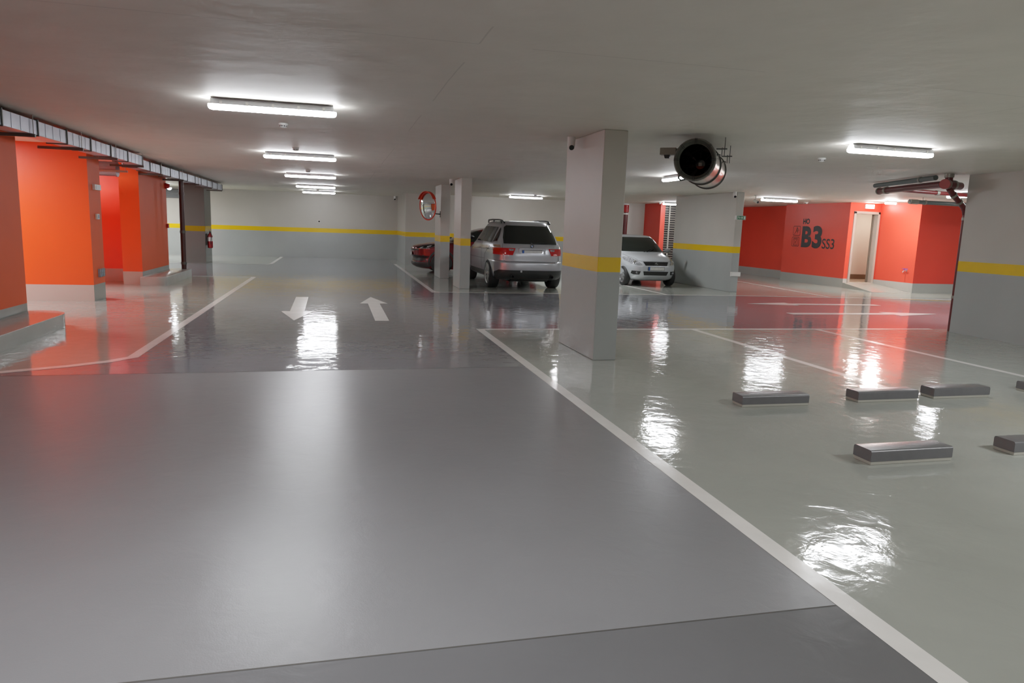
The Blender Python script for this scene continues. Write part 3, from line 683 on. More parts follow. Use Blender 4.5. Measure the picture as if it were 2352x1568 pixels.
# lamp and pipes seen in the gap beside the far orange pillar
t = thing('bulkhead_lamp', 'small glowing lamp in the gap right of the far orange pillar', 'lamp', (-6.25, 30.5, ZC))
bm = new(); cyl(bm, (0, 0, 0), (0, 0, -0.10), 0.03); cyl(bm, (0, 0, -0.10), (0, 0, -0.13), 0.09, 24); mk('base', bm, M['fixture'], t, True)
bm = new(); lathe(bm, (0, 0, -0.13), (0, 0, -1), [(0, 0.08), (0.04, 0.075), (0.07, 0.04), (0.075, 0.002)], 24); mk('globe', bm, M['glow'], t, True)
t = thing('air_grille', 'dark air grille high on the back wall behind the orange pillar', 'grille', (-6.35, 32.445, 2.5))
bm = new(); box(bm, -0.75, 0.75, 0.0, 0.05, -0.17, 0.2); mk('backing', bm, M['black'], t)
bm = new()
for k in range(5): box(bm, -0.72, 0.72, -0.02, 0.0, -0.14 + k * 0.065, -0.11 + k * 0.065)
mk('grille_slats', bm, M['pipe_grey'], t)

t = thing('wall_sensor', 'tiny dark sensor in the middle of the back wall', 'sensor', (-0.70, 32.5, 1.57))
bm = new(); box(bm, -0.05, 0.05, -0.03, -0.001, -0.05, 0.05, 0.006); mk('housing', bm, M['white_plastic'], t)
bm = new(); cyl(bm, (0, -0.03, 0.0), (0, -0.05, 0), 0.035, 16); mk('lens', bm, M['black_gloss'], t, True)
# lit sign over the door, bulkhead light, tap
t = thing('lit_exit_sign', 'glowing white exit sign above the open door', 'exit sign', (17.02, 20.3, 2.675))
bm = new(); box(bm, -0.17, 0.17, -0.05, -0.001, -0.07, 0.07, 0.01); mk('housing', bm, M['white_plastic'], t)
bm = new(); box(bm, -0.16, 0.16, -0.058, -0.05, -0.06, 0.06, 0.003, 1); mk('lit_panel', bm, M['glow_small'], t)
t = thing('bulkhead_light', 'short glowing ceiling light at the corner near the open door', 'ceiling light', (16.35, 18.6, ZC))
bm = new(); box(bm, -0.17, 0.17, -0.06, 0.06, -0.05, 0, 0.006); mk('housing', bm, M['fixture'], t)
bm = new(); box(bm, -0.165, 0.165, -0.06, 0.06, -0.10, -0.05, 0.015); mk('diffuser', bm, mat('glowing_bulkhead', (255, 255, 255), 0.4, emit=(255, 246, 240), strength=210.0), t)
t = thing('water_tap', 'small metal water tap low on the bright red wall', 'tap', (17.5, 18.9, 0.68))
bm = new(); tube(bm, [(-0.001, 0, 0), (-0.09, 0, 0), (-0.13, 0.0, -0.02), (-0.14, 0, -0.06)], 0.016, 10); cyl(bm, (-0.003, 0, 0), (-0.015, 0, 0), 0.032); mk('spout', bm, M['brass'], t, True)
bm = new(); cyl(bm, (-0.07, 0, 0.0), (-0.07, 0, 0.05), 0.01); box(bm, -0.08, -0.06, -0.11, 0.11, 0.045, 0.06); mk('handle', bm, M['blue'], t)

# ------------------------------------------------------------------ pipes at the right wall
def pipe(label, pts, r, m, couplings=(), loc=(0, 0, 0), caps=()):
    t = thing('ceiling_pipe', label, 'pipe', loc)
    bm = new(); tube(bm, pts, r, 18); mk('pipe_body', bm, m, t, True)
    for a, b in couplings: bm = new(); cyl(bm, a, b, r * 1.22, 20); mk('coupling', bm, M['coupling'], t, True)
    return t
T = Vector((10.42, 10.55, 2.60))
fp = thing('fire_pipe', 'dark red fire pipe with tee, round end cap and riser at the right wall', 'pipe', (0, 0, 0))
def fpart(name, m, *fs):
    b_ = new()
    for q in fs: q(b_)
    return mk(name, b_, m, fp, True)
V3 = lambda *a: T + Vector(a)
pA = Vector((11.02, 12.9, 2.61)); pB = V3(-0.05, 0.08, 0.005); dA = (pB - pA).normalized()
fpart('main_pipe', M['pipe_red'], lambda b: cyl(b, pA, pB, 0.062, 20))
for a, e in ((-0.01, 0.03), (0.28, 0.36)): fpart('coupling', M['coupling'], lambda b: cyl(b, pA + dA * a, pA + dA * e, 0.075, 20))
fpart('tee_body', M['pipe_red'], lambda b: cyl(b, V3(0, 0, -0.075), V3(0, 0, 0.14), 0.062, 20))
fpart('branch_pipe', M['pipe_red'], lambda b: cyl(b, V3(-0.13, -0.06, 0), V3(0.36, 0.1, -0.005), 0.066, 20))
fpart('end_cap', M['pipe_red_bright'], lambda b: cyl(b, V3(-0.16, -0.08, 0), V3(-0.09, -0.04, 0), 0.085, 24))
fpart('coupling', M['coupling'], lambda b: cyl(b, V3(0, 0, 0.12), V3(0, 0, ZC - 2.602), 0.075, 20))
fpart('coupling', M['coupling'], lambda b: cyl(b, V3(0.12, 0.03, 0), V3(0.17, 0.045, 0), 0.085, 20))
fpart('coupling', M['coupling'], lambda b: cyl(b, V3(-0.065, -0.03, 0), V3(-0.04, -0.02, 0), 0.085, 20))
RP = Vector((10.92, 10.6, 0))
fpart('diagonal_branch', M['pipe_red'], lambda b: tube(b, [V3(0.03, 0.01, -0.06), V3(0.12, 0.03, -0.13), V3(0.42, 0.05, -0.36), V3(0.47, 0.05, -0.42), Vector((RP.x, RP.y, 2.10))], 0.048, 14))
dd = Vector((0.30, 0.02, -0.23)).normalized()
fpart('coupling', M['coupling'], lambda b: cyl(b, V3(0.16, 0.033, -0.16), V3(0.16, 0.033, -0.16) + dd * 0.04, 0.06))
fpart('coupling', M['coupling'], lambda b: cyl(b, V3(0.31, 0.043, -0.275), V3(0.31, 0.043, -0.275) + dd * 0.04, 0.06))
fpart('riser_pipe', M['pipe_red'], lambda b: cyl(b, RP, RP + Vector((0, 0, 2.12)), 0.045, 18))
for z in (0.6, 2.0): fpart('coupling', M['coupling'], lambda b: cyl(b, RP + Vector((0, 0, z)), RP + Vector((0, 0, z + 0.05)), 0.052, 18))
qA, qB = Vector((10.95, 12.95, 2.72)), Vector((10.33, 10.75, 2.725)); dq = (qB - qA).normalized()
pipe('grey pipe directly above the thick dark red pipe', [qA, qB], 0.045, M['pipe_grey'], [(qA + dq * 1.75, qA + dq * 1.8)])
pipe('dark red pipe running crosswise below the thick red pipe', [(11.25, 12.75, 2.65), (14.3, 13.25, 2.635)], 0.042, M['pipe_red'], [((12.5, 12.955, 2.644), (12.58, 12.968, 2.644))])
t = pipe('grey horizontal pipe in front of the shaded red wall', [(15.1, 16.5, 2.66), (19.5, 16.3, 2.62)], 0.055, M['pipe_grey'], [((15.1, 16.5, 2.66), (15.35, 16.49, 2.657)), ((15.55, 16.48, 2.656), (15.6, 16.477, 2.656))])
bm = new()
for x in (15.5, 16.6, 17.8): cyl(bm, (x, 16.47, 2.66), (x, 16.47, ZC), 0.008, 8)
mk('hanger_rod', bm, M['coupling'], t)
t = thing('riser_pipe', 'red vertical pipe with valve on the back wall behind the small hatchback', 'pipe', (11.93, 28.56, 0))
bm = new(); cyl(bm, (0, 0, 0), (0, 0, 2.45), 0.09, 18); mk('pipe_body', bm, M['pipe_red'], t, True)
bm = new(); cyl(bm, (0, 0, 2.3), (0, 0, 2.36), 0.12, 18); cyl(bm, (0, 0, 2.7), (0, 0, 2.75), 0.12, 18); mk('flange', bm, M['white_metal'], t, True)
bm = new(); cyl(bm, (0, 0, 2.4), (0, 0, 2.7), 0.12, 18); mk('valve', bm, M['alarm_red'], t, True)
# ------------------------------------------------------------------ cars
def interp_levels(levels, n):
    """smooth interpolation of control slices (z, x_rear, x_front, half width, n_rear, n_front)"""
    zs = [l[0] for l in levels]; out = []
    K = len(levels)
    for i in range(K - 1):
        for s in range(n):
            t = s / n
            row = [zs[i] + (zs[i + 1] - zs[i]) * t]
            for c in range(1, 6):
                p1, p2 = levels[i][c], levels[i + 1][c]
                h = zs[i + 1] - zs[i]
                d = (p2 - p1) / h
                dm = (p1 - levels[i - 1][c]) / (zs[i] - zs[i - 1]) if i > 0 else d
                dp = (levels[i + 2][c] - p2) / (zs[i + 2] - zs[i + 1]) if i + 2 < K else d
                m1 = 0 if dm * d <= 0 else 2 * dm * d / (dm + d)
                m2 = 0 if dp * d <= 0 else 2 * dp * d / (dp + d)
                t2, t3 = t * t, t * t * t
                row.append((2 * t3 - 3 * t2 + 1) * p1 + (t3 - 2 * t2 + t) * h * m1 + (-2 * t3 + 3 * t2) * p2 + (t3 - t2) * h * m2)
            out.append(row)
    out.append(list(levels[-1]))
    return out

def slice_ring(z, xr, xf, hw, nr, nf, xm=0.0, Mn=112):
    R = []
    for k in range(Mn):
        a = 2 * PI * (k + 0.5) / Mn; c, s = math.cos(a), math.sin(a)
        n = nf if c > 0 else nr
        y = hw * math.copysign(abs(s) ** (2 / n), s)
        x = xm + ((xf - xm) if c > 0 else (xm - xr)) * math.copysign(abs(c) ** (2 / n), c)
        R.append((x, y, z))
    return R

def car_body(levels, xm, crown):
    bm = new(); rows = interp_levels(levels, 5)
    R = [slice_ring(*r, xm=xm) for r in rows]
    z, xr, xf, hw, nr, nf = rows[-1]
    for s, dz in ((0.93, 0.35), (0.82, 0.62), (0.62, 0.85), (0.35, 0.97), (0.08, 1.0)):
        cx = (xr + xf) / 2
        R.append(slice_ring(z + crown * dz, cx + (xr - cx) * s, cx + (xf - cx) * s, hw * s, nr, nf, xm=min(max(xm, cx + (xr - cx) * s + 0.01), cx + (xf - cx) * s - 0.01)))
    rings(bm, R)
    return bm

def cut_wheels(name, bm, m, parent, centers, rw, hw, depth=0.34):
    """carve the wheel housings out of a body; returns the object"""
    o = mk(name, bm, m, parent, True)
    cb = new()
    for (x, z) in centers:
        for sgn in (-1, 1): cyl(cb, (x, sgn * (hw - depth), z), (x, sgn * (hw + 0.3), z), rw, 44)
    cu = mk('cutter', cb, M['black'])
    md = o.modifiers.new('b', 'BOOLEAN'); md.operation = 'DIFFERENCE'; md.object = cu; md.solver = 'EXACT'
    mat_saved = list(o.data.materials)
    dg = bpy.context.evaluated_depsgraph_get()
    me = bpy.data.meshes.new_from_object(o.evaluated_get(dg)); o.modifiers.clear(); o.data = me
    bpy.data.objects.remove(cu)
    me.materials.clear(); me.materials.append(mat_saved[0]); me.materials.append(M['black'])
    for p in me.polygons:
        c = p.center; p.material_index = 0; p.use_smooth = True
        for (x, z) in centers:
            rr = math.hypot(c.x - x, c.z - z)
            if (abs(rr - rw) < 0.012 or (rr < rw and abs(abs(c.y) - (hw - depth)) < 0.01)) and abs(c.y) < hw + 0.02:
                nn = p.normal
                if abs(rr - rw) < 0.012 and abs(nn.y) < 0.3 or rr < rw - 0.012 or abs(abs(c.y) - (hw - depth)) < 0.01: p.material_index = 1
    try: me.set_sharp_from_angle(angle=math.radians(34))
    except Exception: pass
    return o

def bvh_of(o):
    bm = new(); bm.from_mesh(o.data); b = BVHTree.FromBMesh(bm); bm.free(); return b

DIRS = {'rear': (Vector((1, 0, 0)), lambda a, b: Vector((-6, a, b))), 'front': (Vector((-1, 0, 0)), lambda a, b: Vector((6, a, b))),
        'left': (Vector((0, -1, 0)), lambda a, b: Vector((a, 6, b))), 'right': (Vector((0, 1, 0)), lambda a, b: Vector((a, -6, b))),
        'top': (Vector((0, 0, -1)), lambda a, b: Vector((a, b, 6)))}
def patch(name, bvh, poly, side, m, parent, off=0.005, step=0.03, thick=0.0):
    """a panel that follows the body: the 2D outline is laid onto the surface from one side"""
    bm = new(); poly_face(bm, [(p[0], p[1], 0) for p in poly])
    xs = [p[0] for p in poly]; ys = [p[1] for p in poly]
    for ax_, lo, hi in ((Vector((1, 0, 0)), min(xs), max(xs)), (Vector((0, 1, 0)), min(ys), max(ys))):
        k = lo + step
        while k < hi - 1e-4:
            bmesh.ops.bisect_plane(bm, geom=bm.verts[:] + bm.edges[:] + bm.faces[:], plane_co=ax_ * k, plane_no=ax_); k += step
    d, org = DIRS[side]; dead = []
    for v in bm.verts:
        hit, nrm_, _, _ = bvh.ray_cast(org(v.co.x, v.co.y), d)
        if hit is None: dead.append(v); continue
        nv = nrm_ if nrm_.dot(d) < 0 else -nrm_
        v.co = hit + (nv * 0.75 - d * 0.25) * off
    if dead: bmesh.ops.delete(bm, geom=dead, context='VERTS')
    if not bm.faces: bm.free(); return None
    return mk(name, bm, m, parent, 'all')

def seam_line(bm, bvh, pts, side, w=0.008, off=0.004, step=0.03):
    d, org = DIRS[side]; Q = []
    for a, b in zip(pts[:-1], pts[1:]):
        a, b = Vector(a), Vector(b); n = max(1, int((b - a).length / step))
        for i in range(n): Q.append(a + (b - a) * (i / n))
    Q.append(Vector(pts[-1])); H = []
    for q in Q:
        hit, *_ = bvh.ray_cast(org(q.x, q.y), d)
        H.append(None if hit is None else hit)
    run = []
    def flush():
        if len(run) > 1: tube(bm, run, w / 2, 5)
        run.clear()
    for h in H:
        if h is None or (run and (h - run[-1]).length > 0.15): flush()
        if h is not None and (not run or (h - run[-1]).length > 1e-4): run.append(h)
    flush()

def wheel(parent, x, y, r, w, side, spokes, rim_r):
    """side +1: outer face towards +y"""
    bm = new(); o = Vector((x, y, r)); d = Vector((0, side, 0)); hw = w / 2
    lathe(bm, o, d, [(-hw, rim_r), (-hw, r - 0.045), (-hw + 0.012, r - 0.018), (-hw + 0.035, r), (hw - 0.035, r), (hw - 0.012, r - 0.018), (hw, r - 0.045), (hw - 0.008, rim_r), (0, rim_r - 0.01)], 48, cap=False, close=True)
    t = mk('tyre', bm, M['rubber'], parent, True)
    bm = new()
    lathe(bm, o, d, [(hw - 0.012, rim_r + 0.004), (hw - 0.002, rim_r + 0.002), (hw - 0.012, rim_r - 0.022), (hw - 0.06, rim_r - 0.026), (hw - 0.08, rim_r - 0.004)], 48, cap=False, close=True)
    for k in range(spokes):
        a = 2 * PI * k / spokes; e = Vector((math.cos(a), 0, math.sin(a))); s = Vector((-math.sin(a), 0, math.cos(a)))
        w0, w1 = 0.028, 0.020 + 0.10 / spokes
        q = [o + d * (hw - 0.03) + e * 0.03 + s * w0, o + d * (hw - 0.018) + e * (rim_r - 0.012) + s * w1, o + d * (hw - 0.018) + e * (rim_r - 0.012) - s * w1, o + d * (hw - 0.03) + e * 0.03 - s * w0]
        rings(bm, [q, [p - d * 0.03 for p in q]])
    lathe(bm, o + d * (hw - 0.05), d, [(0, 0.06), (0.03, 0.055), (0.036, 0.03), (0.037, 0.002)], 24)
    mk('rim', bm, M['alloy'], t, True)
    bm = new(); lathe(bm, o + d * (hw - 0.085), d, [(-0.02, rim_r - 0.005), (0, rim_r - 0.005)], 32); mk('brake_disc', bm, M['black'], t)
    return t

def plate(parent, side, y0, z0, w, h, x, m_frame=None):
    """number plate on the front (+1) or rear (-1) face at local x"""
    a, b = (x, x + 0.012 * side)
    bm = new(); box(bm, min(a, b), max(a, b), y0 - w / 2, y0 + w / 2, z0 - h / 2, z0 + h / 2, 0.004); p = mk('number_plate', bm, M['black'], parent)
    xx = b + 0.0015 * side; s = side      # the reader's left is at -y*... : for a rear plate seen from behind, left is +y
    left = -1 if side > 0 else 1
    bm = new(); poly_face(bm, [(xx, y0 - w / 2 + 0.01, z0 - h / 2 + 0.01), (xx, y0 + w / 2 - 0.01, z0 - h / 2 + 0.01), (xx, y0 + w / 2 - 0.01, z0 + h / 2 - 0.01), (xx, y0 - w / 2 + 0.01, z0 + h / 2 - 0.01)]); mk('plate_face', bm, M['plate'], p)
    xx += 0.001 * side; e0 = y0 + left * (w / 2 - 0.01); e1 = y0 + left * (w / 2 - 0.055)
    bm = new(); poly_face(bm, [(xx, e0, z0 - h / 2 + 0.01), (xx, e1, z0 - h / 2 + 0.01), (xx, e1, z0 + h / 2 - 0.01), (xx, e0, z0 + h / 2 - 0.01)]); mk('plate_band', bm, M['plate_blue'], p)
    return p

def loftbox(bm, rect0, rect1): rings(bm, [rect0, rect1])

# ---- silver SUV, rear towards the viewer (local +x = forward)
suv = thing('car', 'silver SUV parked nose-in, seen from behind between the grey columns', 'car', (4.89, 20.09, 0.0), PI / 2 + 0.006, scale=1.045)
LV = [(0.24, -2.00, 2.00, 0.80, 6, 5), (0.30, -2.20, 2.16, 0.88, 6, 5), (0.42, -2.305, 2.28, 0.915, 5.5, 4.5), (0.56, -2.335, 2.33, 0.935, 5, 4), (0.66, -2.33, 2.33, 0.938, 5, 4),
      (0.69, -2.315, 2.32, 0.938, 5, 4), (0.72, -2.255, 2.31, 0.936, 5, 4), (0.86, -2.25, 2.25, 0.936, 5, 3.6), (0.95, -2.235, 2.10, 0.93, 5, 3.2), (1.02, -2.215, 1.75, 0.922, 5, 3.2),
      (1.08, -2.185, 1.30, 0.91, 5, 4), (1.13, -2.15, 1.02, 0.895, 5, 4.5), (1.17, -2.115, 0.92, 0.875, 5, 4.5), (1.30, -2.02, 0.72, 0.815, 5, 4.5), (1.45, -1.905, 0.47, 0.745, 5, 4.5), (1.57, -1.80, 0.24, 0.685, 5, 4.5), (1.635, -1.735, 0.08, 0.645, 5, 4.5), (1.67, -1.66, -0.06, 0.60, 5, 4.5)]
RW_, RT = 0.415, 0.365
bd = cut_wheels('body', car_body(LV, -0.3, 0.03), M['silver'], suv, [(-1.36, RT), (1.46, RT)], RW_, 0.936)
B = bvh_of(bd)
patch('rear_window', B, [(-0.68, 1.135), (0.68, 1.135), (0.67, 1.28), (0.60, 1.53), (0.545, 1.575), (-0.545, 1.575), (-0.60, 1.53), (-0.67, 1.28)], 'rear', M['glass'], suv, 0.008)
for sd, s_ in (('left', 1), ('right', -1)):
    patch('side_window', B, [(-0.62, 1.155), (-0.60, 1.545), (-1.42, 1.53), (-1.50, 1.155)] , sd, M['glass'], suv, 0.006)
    patch('side_window', B, [(0.70, 1.16), (0.62, 1.24), (0.12, 1.54), (-0.54, 1.55), (-0.56, 1.155)], sd, M['glass'], suv, 0.006)
    patch('side_window', B, [(-1.56, 1.16), (-1.56, 1.525), (-1.63, 1.48), (-1.74, 1.30), (-1.78, 1.19)], sd, M['glass'], suv, 0.006)
    # lamps wrapping round the corner
    a = 1 if s_ > 0 else -1
    lp = patch('tail_light', B, [(a * 0.42, 1.03), (a * 0.88, 1.03), (a * 0.885, 0.865), (a * 0.49, 0.86)], 'rear', M['lamp_red'], suv, 0.010)
    patch('reversing_lamp', B, [(a * 0.455, 1.01), (a * 0.58, 1.01), (a * 0.575, 0.965), (a * 0.47, 0.965)], 'rear', M['lamp_clear'], lp, 0.016)
    patch('side_lens', B, [(-2.18, 1.03), (-2.135, 1.03), (-2.12, 0.865), (-2.18, 0.865)], sd, M['lamp_red'], lp, 0.009)
    patch('indicator_lens', B, [(a * 0.745, 1.045), (a * 0.87, 1.045), (a * 0.865, 1.10), (a * 0.76, 1.10)], 'rear', M['lamp_amber'], lp, 0.010)
    patch('sill_trim', B, [(0.98, 0.30), (0.98, 0.42), (-0.90, 0.42), (-0.90, 0.30)], sd, M['car_black'], suv, 0.006)
patch('lower_bumper', B, [(-0.84, 0.27), (0.84, 0.27), (0.87, 0.44), (0.80, 0.50), (-0.80, 0.50), (-0.87, 0.44)], 'rear', M['car_black'], suv, 0.012)
bm = new()
seam_line(bm, B, [(-0.66, 0.70), (0.66, 0.70)], 'rear', 0.012)
seam_line(bm, B, [(0.66, 0.70), (0.705, 0.75), (0.715, 1.05), (0.705, 1.13)], 'rear', 0.007); seam_line(bm, B, [(-0.66, 0.70), (-0.705, 0.75), (-0.715, 1.05), (-0.705, 1.13)], 'rear', 0.007)
for sd in ('left', 'right'):
    seam_line(bm, B, [(-1.82, 0.72), (-2.10, 0.72)], sd, 0.008); seam_line(bm, B, [(0.95, 0.72), (-0.94, 0.72)], sd, 0.009)
    seam_line(bm, B, [(-0.58, 1.15), (-0.60, 0.45)], sd, 0.007); seam_line(bm, B, [(-0.98, 0.62), (-1.02, 0.85), (-1.5, 1.08), (-1.53, 1.15)], sd, 0.007); seam_line(bm, B, [(0.78, 1.12), (0.86, 0.8), (0.82, 0.45)], sd, 0.007)
    seam_line(bm, B, [(0.9, 0.955), (-2.0, 0.985)], sd, 0.006)
mk('panel_gap', bm, M['seam'], suv)
bm = new(); ht, *_ = B.ray_cast(Vector((-6, 0, 1.0)), Vector((1, 0, 0))); xr_ = ht.x
R0 = [(xr_ + 0.004, y, z) for y, z in rrect(-0.355, 0.355, 0.825, 1.045, 0.05)]; R1 = [(xr_ - 0.022, y, z) for y, z in rrect(-0.335, 0.335, 0.84, 1.035, 0.04)]; R2 = [(xr_ - 0.022, y, z) for y, z in rrect(-0.29, 0.29, 0.862, 1.008, 0.03)]; R3 = [(xr_ - 0.004, y, z) for y, z in rrect(-0.285, 0.285, 0.866, 1.004, 0.03)]
rings(bm, [R0, R1, R2, R3]); ps = mk('plate_surround', bm, M['silver'], suv, True)
plate(suv, -1, 0.0, 0.935, 0.52, 0.115, xr_ - 0.006)
# round emblem
ht, *_ = B.ray_cast(Vector((-6, 0, 1.075)), Vector((1, 0, 0))); ex = ht.x - 0.006
bm = new(); lathe(bm, (ex + 0.006, 0, 1.085), (-1, 0, 0), [(0, 0.043), (0.012, 0.043), (0.015, 0.038), (0.015, 0.002)], 32); em = mk('emblem', bm, M['black_gloss'], suv, True)
bm = new(); tube(bm, [(ex - 0.010, 0.043 * math.cos(2 * PI * k / 32), 1.085 + 0.043 * math.sin(2 * PI * k / 32)) for k in range(32)], 0.003, 6, True); tube(bm, [(ex - 0.010, 0.027 * math.cos(2 * PI * k / 32), 1.085 + 0.027 * math.sin(2 * PI * k / 32)) for k in range(32)], 0.0015, 6, True); mk('emblem_ring', bm, M['chrome'], em)
for k, mm in ((0, 'white_plastic'), (1, 'plate_blue'), (2, 'white_plastic'), (3, 'plate_blue')):
    bm = new(); poly_face(bm, [(ex - 0.0105, p[0], p[1] + 1.085) for p in [(0, 0)] + arc(0, 0, 0.026, 90 * k, 90 * k + 90, 8)]); mk('emblem_quarter', bm, M[mm], em)
# model badge, reading direction -y from behind
def badge(s, y_start, y_end, z0, z1, x, parent):
    cu = bpy.data.curves.new('badge', 'FONT'); cu.body = s; cu.size = 1; cu.offset = 0.02; cu.extrude = 0.02
    ob = bpy.data.objects.new('badge', cu); COL.objects.link(ob)
    me = bpy.data.meshes.new_from_object(ob.evaluated_get(bpy.context.evaluated_depsgraph_get())); bpy.data.objects.remove(ob); bpy.data.curves.remove(cu)
    xs = [q.co.x for q in me.vertices]; ys = [q.co.y for q in me.vertices]
    for q in me.vertices:
        a = (q.co.x - min(xs)) / (max(xs) - min(xs)); b = (q.co.y - min(ys)) / (max(ys) - min(ys))
        q.co = Vector((x - 0.1 * q.co.z, y_start + (y_end - y_start) * a, z0 + (z1 - z0) * b))
    me.materials.append(M['chrome']); o = bpy.data.objects.new('badge', me); COL.objects.link(o); o.parent = parent; return o
ht, *_ = B.ray_cast(Vector((-6, -0.6, 1.06)), Vector((1, 0, 0))); badge('3.0d', -0.52, -0.70, 1.052, 1.088, ht.x - 0.006, suv)
ht, *_ = B.ray_cast(Vector((-6, 0.6, 1.06)), Vector((1, 0, 0)))
# spoiler, rails, wiper, exhausts, mirrors, handles, wheels
for s_ in (-1, 1):
    bm = new()
    tube(bm, [(-1.66, s_ * 0.59, 1.64), (-1.57, s_ * 0.605, 1.682), (-1.42, s_ * 0.615, 1.703), (-1.2, s_ * 0.62, 1.715), (-0.5, s_ * 0.63, 1.72), (0.02, s_ * 0.62, 1.71), (0.14, s_ * 0.60, 1.65)], 0.021, 10)
    for x in (-1.42, -0.6): box(bm, x - 0.05, x + 0.05, s_ * 0.62 - 0.015, s_ * 0.62 + 0.015, 1.62, 1.712)
    mk('roof_rail', bm, M['black'], suv, True)
for s_ in (0.5, -0.5):
    bm = new(); lathe(bm, (-2.18, s_, 0.345), (-1, 0, 0), [(0, 0.04), (0.17, 0.04), (0.17, 0.033), (0.05, 0.033)], 24); mk('exhaust_pipe', bm, M['black'], suv, True)
bm = new(); cyl(bm, (-2.34, 0.29, 0.475), (-2.352, 0.29, 0.475), 0.028, 20); mk('tow_hook_cover', bm, M['alloy'], suv, True)
for sd, s_ in (('left', 1), ('right', -1)):
    bm = new(); R = []
    for k, (y, g) in enumerate(((0.90, 0.35), (0.95, 0.8), (1.02, 1.0), (1.10, 0.95), (1.135, 0.6))):
        R.append([(0.60 + 0.06 * g * math.cos(a), s_ * y, 1.22 + 0.085 * g * math.sin(a)) for a in [2 * PI * j / 16 for j in range(16)]])
    rings(bm, R); mk('side_mirror', bm, M['black'], suv, True)
    for x in (-0.28, -1.28):
        ht, *_ = B.ray_cast(Vector((x, 6 * s_, 0.99)), Vector((0, -s_, 0)))
        bm = new(); tube(bm, [(x + 0.11, ht.y, 0.99), (x + 0.08, ht.y + s_ * 0.03, 0.992), (x - 0.08, ht.y + s_ * 0.03, 0.992), (x - 0.11, ht.y, 0.99)], 0.014, 8); mk('door_handle', bm, M['silver'], suv, True)
    for x in (-1.36, 1.46): wheel(suv, x, s_ * 0.805, RT, 0.265, s_, 10, 0.255)
bm = new(); ht1, *_ = B.ray_cast(Vector((-6, 0.0, 1.155)), Vector((1, 0, 0))); cyl(bm, ht1 + Vector((-0.02, 0, 0)), ht1 + Vector((-0.04, 0, 0)), 0.02); tube(bm, [ht1 + Vector((-0.03, 0, 0)), ht1 + Vector((-0.022, -0.4, 0.03))], 0.008, 6); mk('rear_wiper', bm, M['black'], suv)
bm = new(); box(bm, -1.9, 1.7, -0.5, 0.5, 0.2, 0.26, 0.02); cyl(bm, (-1.36, -0.75, RT - 0.03), (-1.36, 0.75, RT - 0.03), 0.05); cyl(bm, (-2.0, 0.5, 0.3), (-1.9, -0.5, 0.3), 0.1); mk('underbody', bm, M['black'], suv)

# ---- small silver hatchback, nose towards the viewer
hb = thing('car', 'small silver hatchback facing the viewer beside the broad grey column', 'car', (9.16, 21.22, 0.0), -PI / 2)
LV = [(0.17, -1.6, 1.50, 0.72, 5, 4.4), (0.22, -1.75, 1.68, 0.79, 5, 4.4), (0.34, -1.83, 1.79, 0.825, 5, 4.4), (0.46, -1.845, 1.83, 0.845, 5, 4.4), (0.60, -1.85, 1.835, 0.85, 5, 4.3), (0.68, -1.84, 1.81, 0.85, 5, 4.1),
      (0.75, -1.835, 1.765, 0.848, 5, 3.7), (0.82, -1.825, 1.68, 0.845, 5, 3.4), (0.885, -1.815, 1.52, 0.838, 5, 3.2), (0.94, -1.80, 1.25, 0.828, 5, 3.2), (0.975, -1.79, 1.04, 0.82, 5, 3.6), (1.01, -1.77, 0.93, 0.806, 5, 4),
      (1.10, -1.73, 0.80, 0.765, 5, 4), (1.22, -1.67, 0.60, 0.715, 5, 4), (1.34, -1.60, 0.38, 0.665, 5, 4), (1.42, -1.54, 0.20, 0.628, 5, 4), (1.465, -1.48, 0.06, 0.59, 5, 4)]
RT2 = 0.30
bd = cut_wheels('body', car_body(LV, -0.2, 0.04), M['silver_cool'], hb, [(1.20, RT2), (-1.18, RT2)], 0.345, 0.845, 0.30)
B = bvh_of(bd)
patch('windscreen', B, [(-0.735, 1.005), (0.735, 1.005), (0.70, 1.13), (0.575, 1.395), (0.50, 1.425), (-0.50, 1.425), (-0.575, 1.395), (-0.70, 1.13)], 'front', M['glass'], hb, 0.008)
patch('grille', B, [(-0.40, 0.735), (-0.34, 0.625), (0.34, 0.625), (0.40, 0.735)], 'front', M['black'], hb, 0.010, 0.02)
patch('lower_intake', B, [(-0.40, 0.46), (-0.36, 0.345), (0.36, 0.345), (0.40, 0.46)], 'front', M['black'], hb, 0.010, 0.02)
for a in (1, -1):
    patch('fog_lamp_recess', B, [(a * 0.47, 0.46), (a * 0.68, 0.47), (a * 0.69, 0.39), (a * 0.63, 0.36), (a * 0.49, 0.36)], 'front', M['black'], hb, 0.009, 0.02)
    ht, *_ = B.ray_cast(Vector((6, a * 0.57, 0.415)), Vector((-1, 0, 0))); bm = new(); cyl(bm, ht + Vector((0.008, 0, 0)), ht + Vector((0.022, 0, 0)), 0.032, 20); mk('fog_lamp', bm, M['lamp_clear'], hb, True)
    hl = patch('headlight', B, [(a * 0.435, 0.655), (a * 0.47, 0.70), (a * 0.56, 0.79), (a * 0.66, 0.84), (a * 0.74, 0.855), (a * 0.775, 0.835), (a * 0.765, 0.76), (a * 0.70, 0.68), (a * 0.60, 0.645), (a * 0.50, 0.64)], 'front', M['lamp_clear'], hb, 0.010, 0.02)
    ht, *_ = B.ray_cast(Vector((6, a * 0.60, 0.715)), Vector((-1, 0, 0))); bm = new(); lathe(bm, ht + Vector((0.004, 0, 0)), (1, 0, 0), [(0, 0.055), (0.014, 0.052), (0.016, 0.035), (0.01, 0.002)], 24); mk('lamp_reflector', bm, M['chrome'], hl, True)
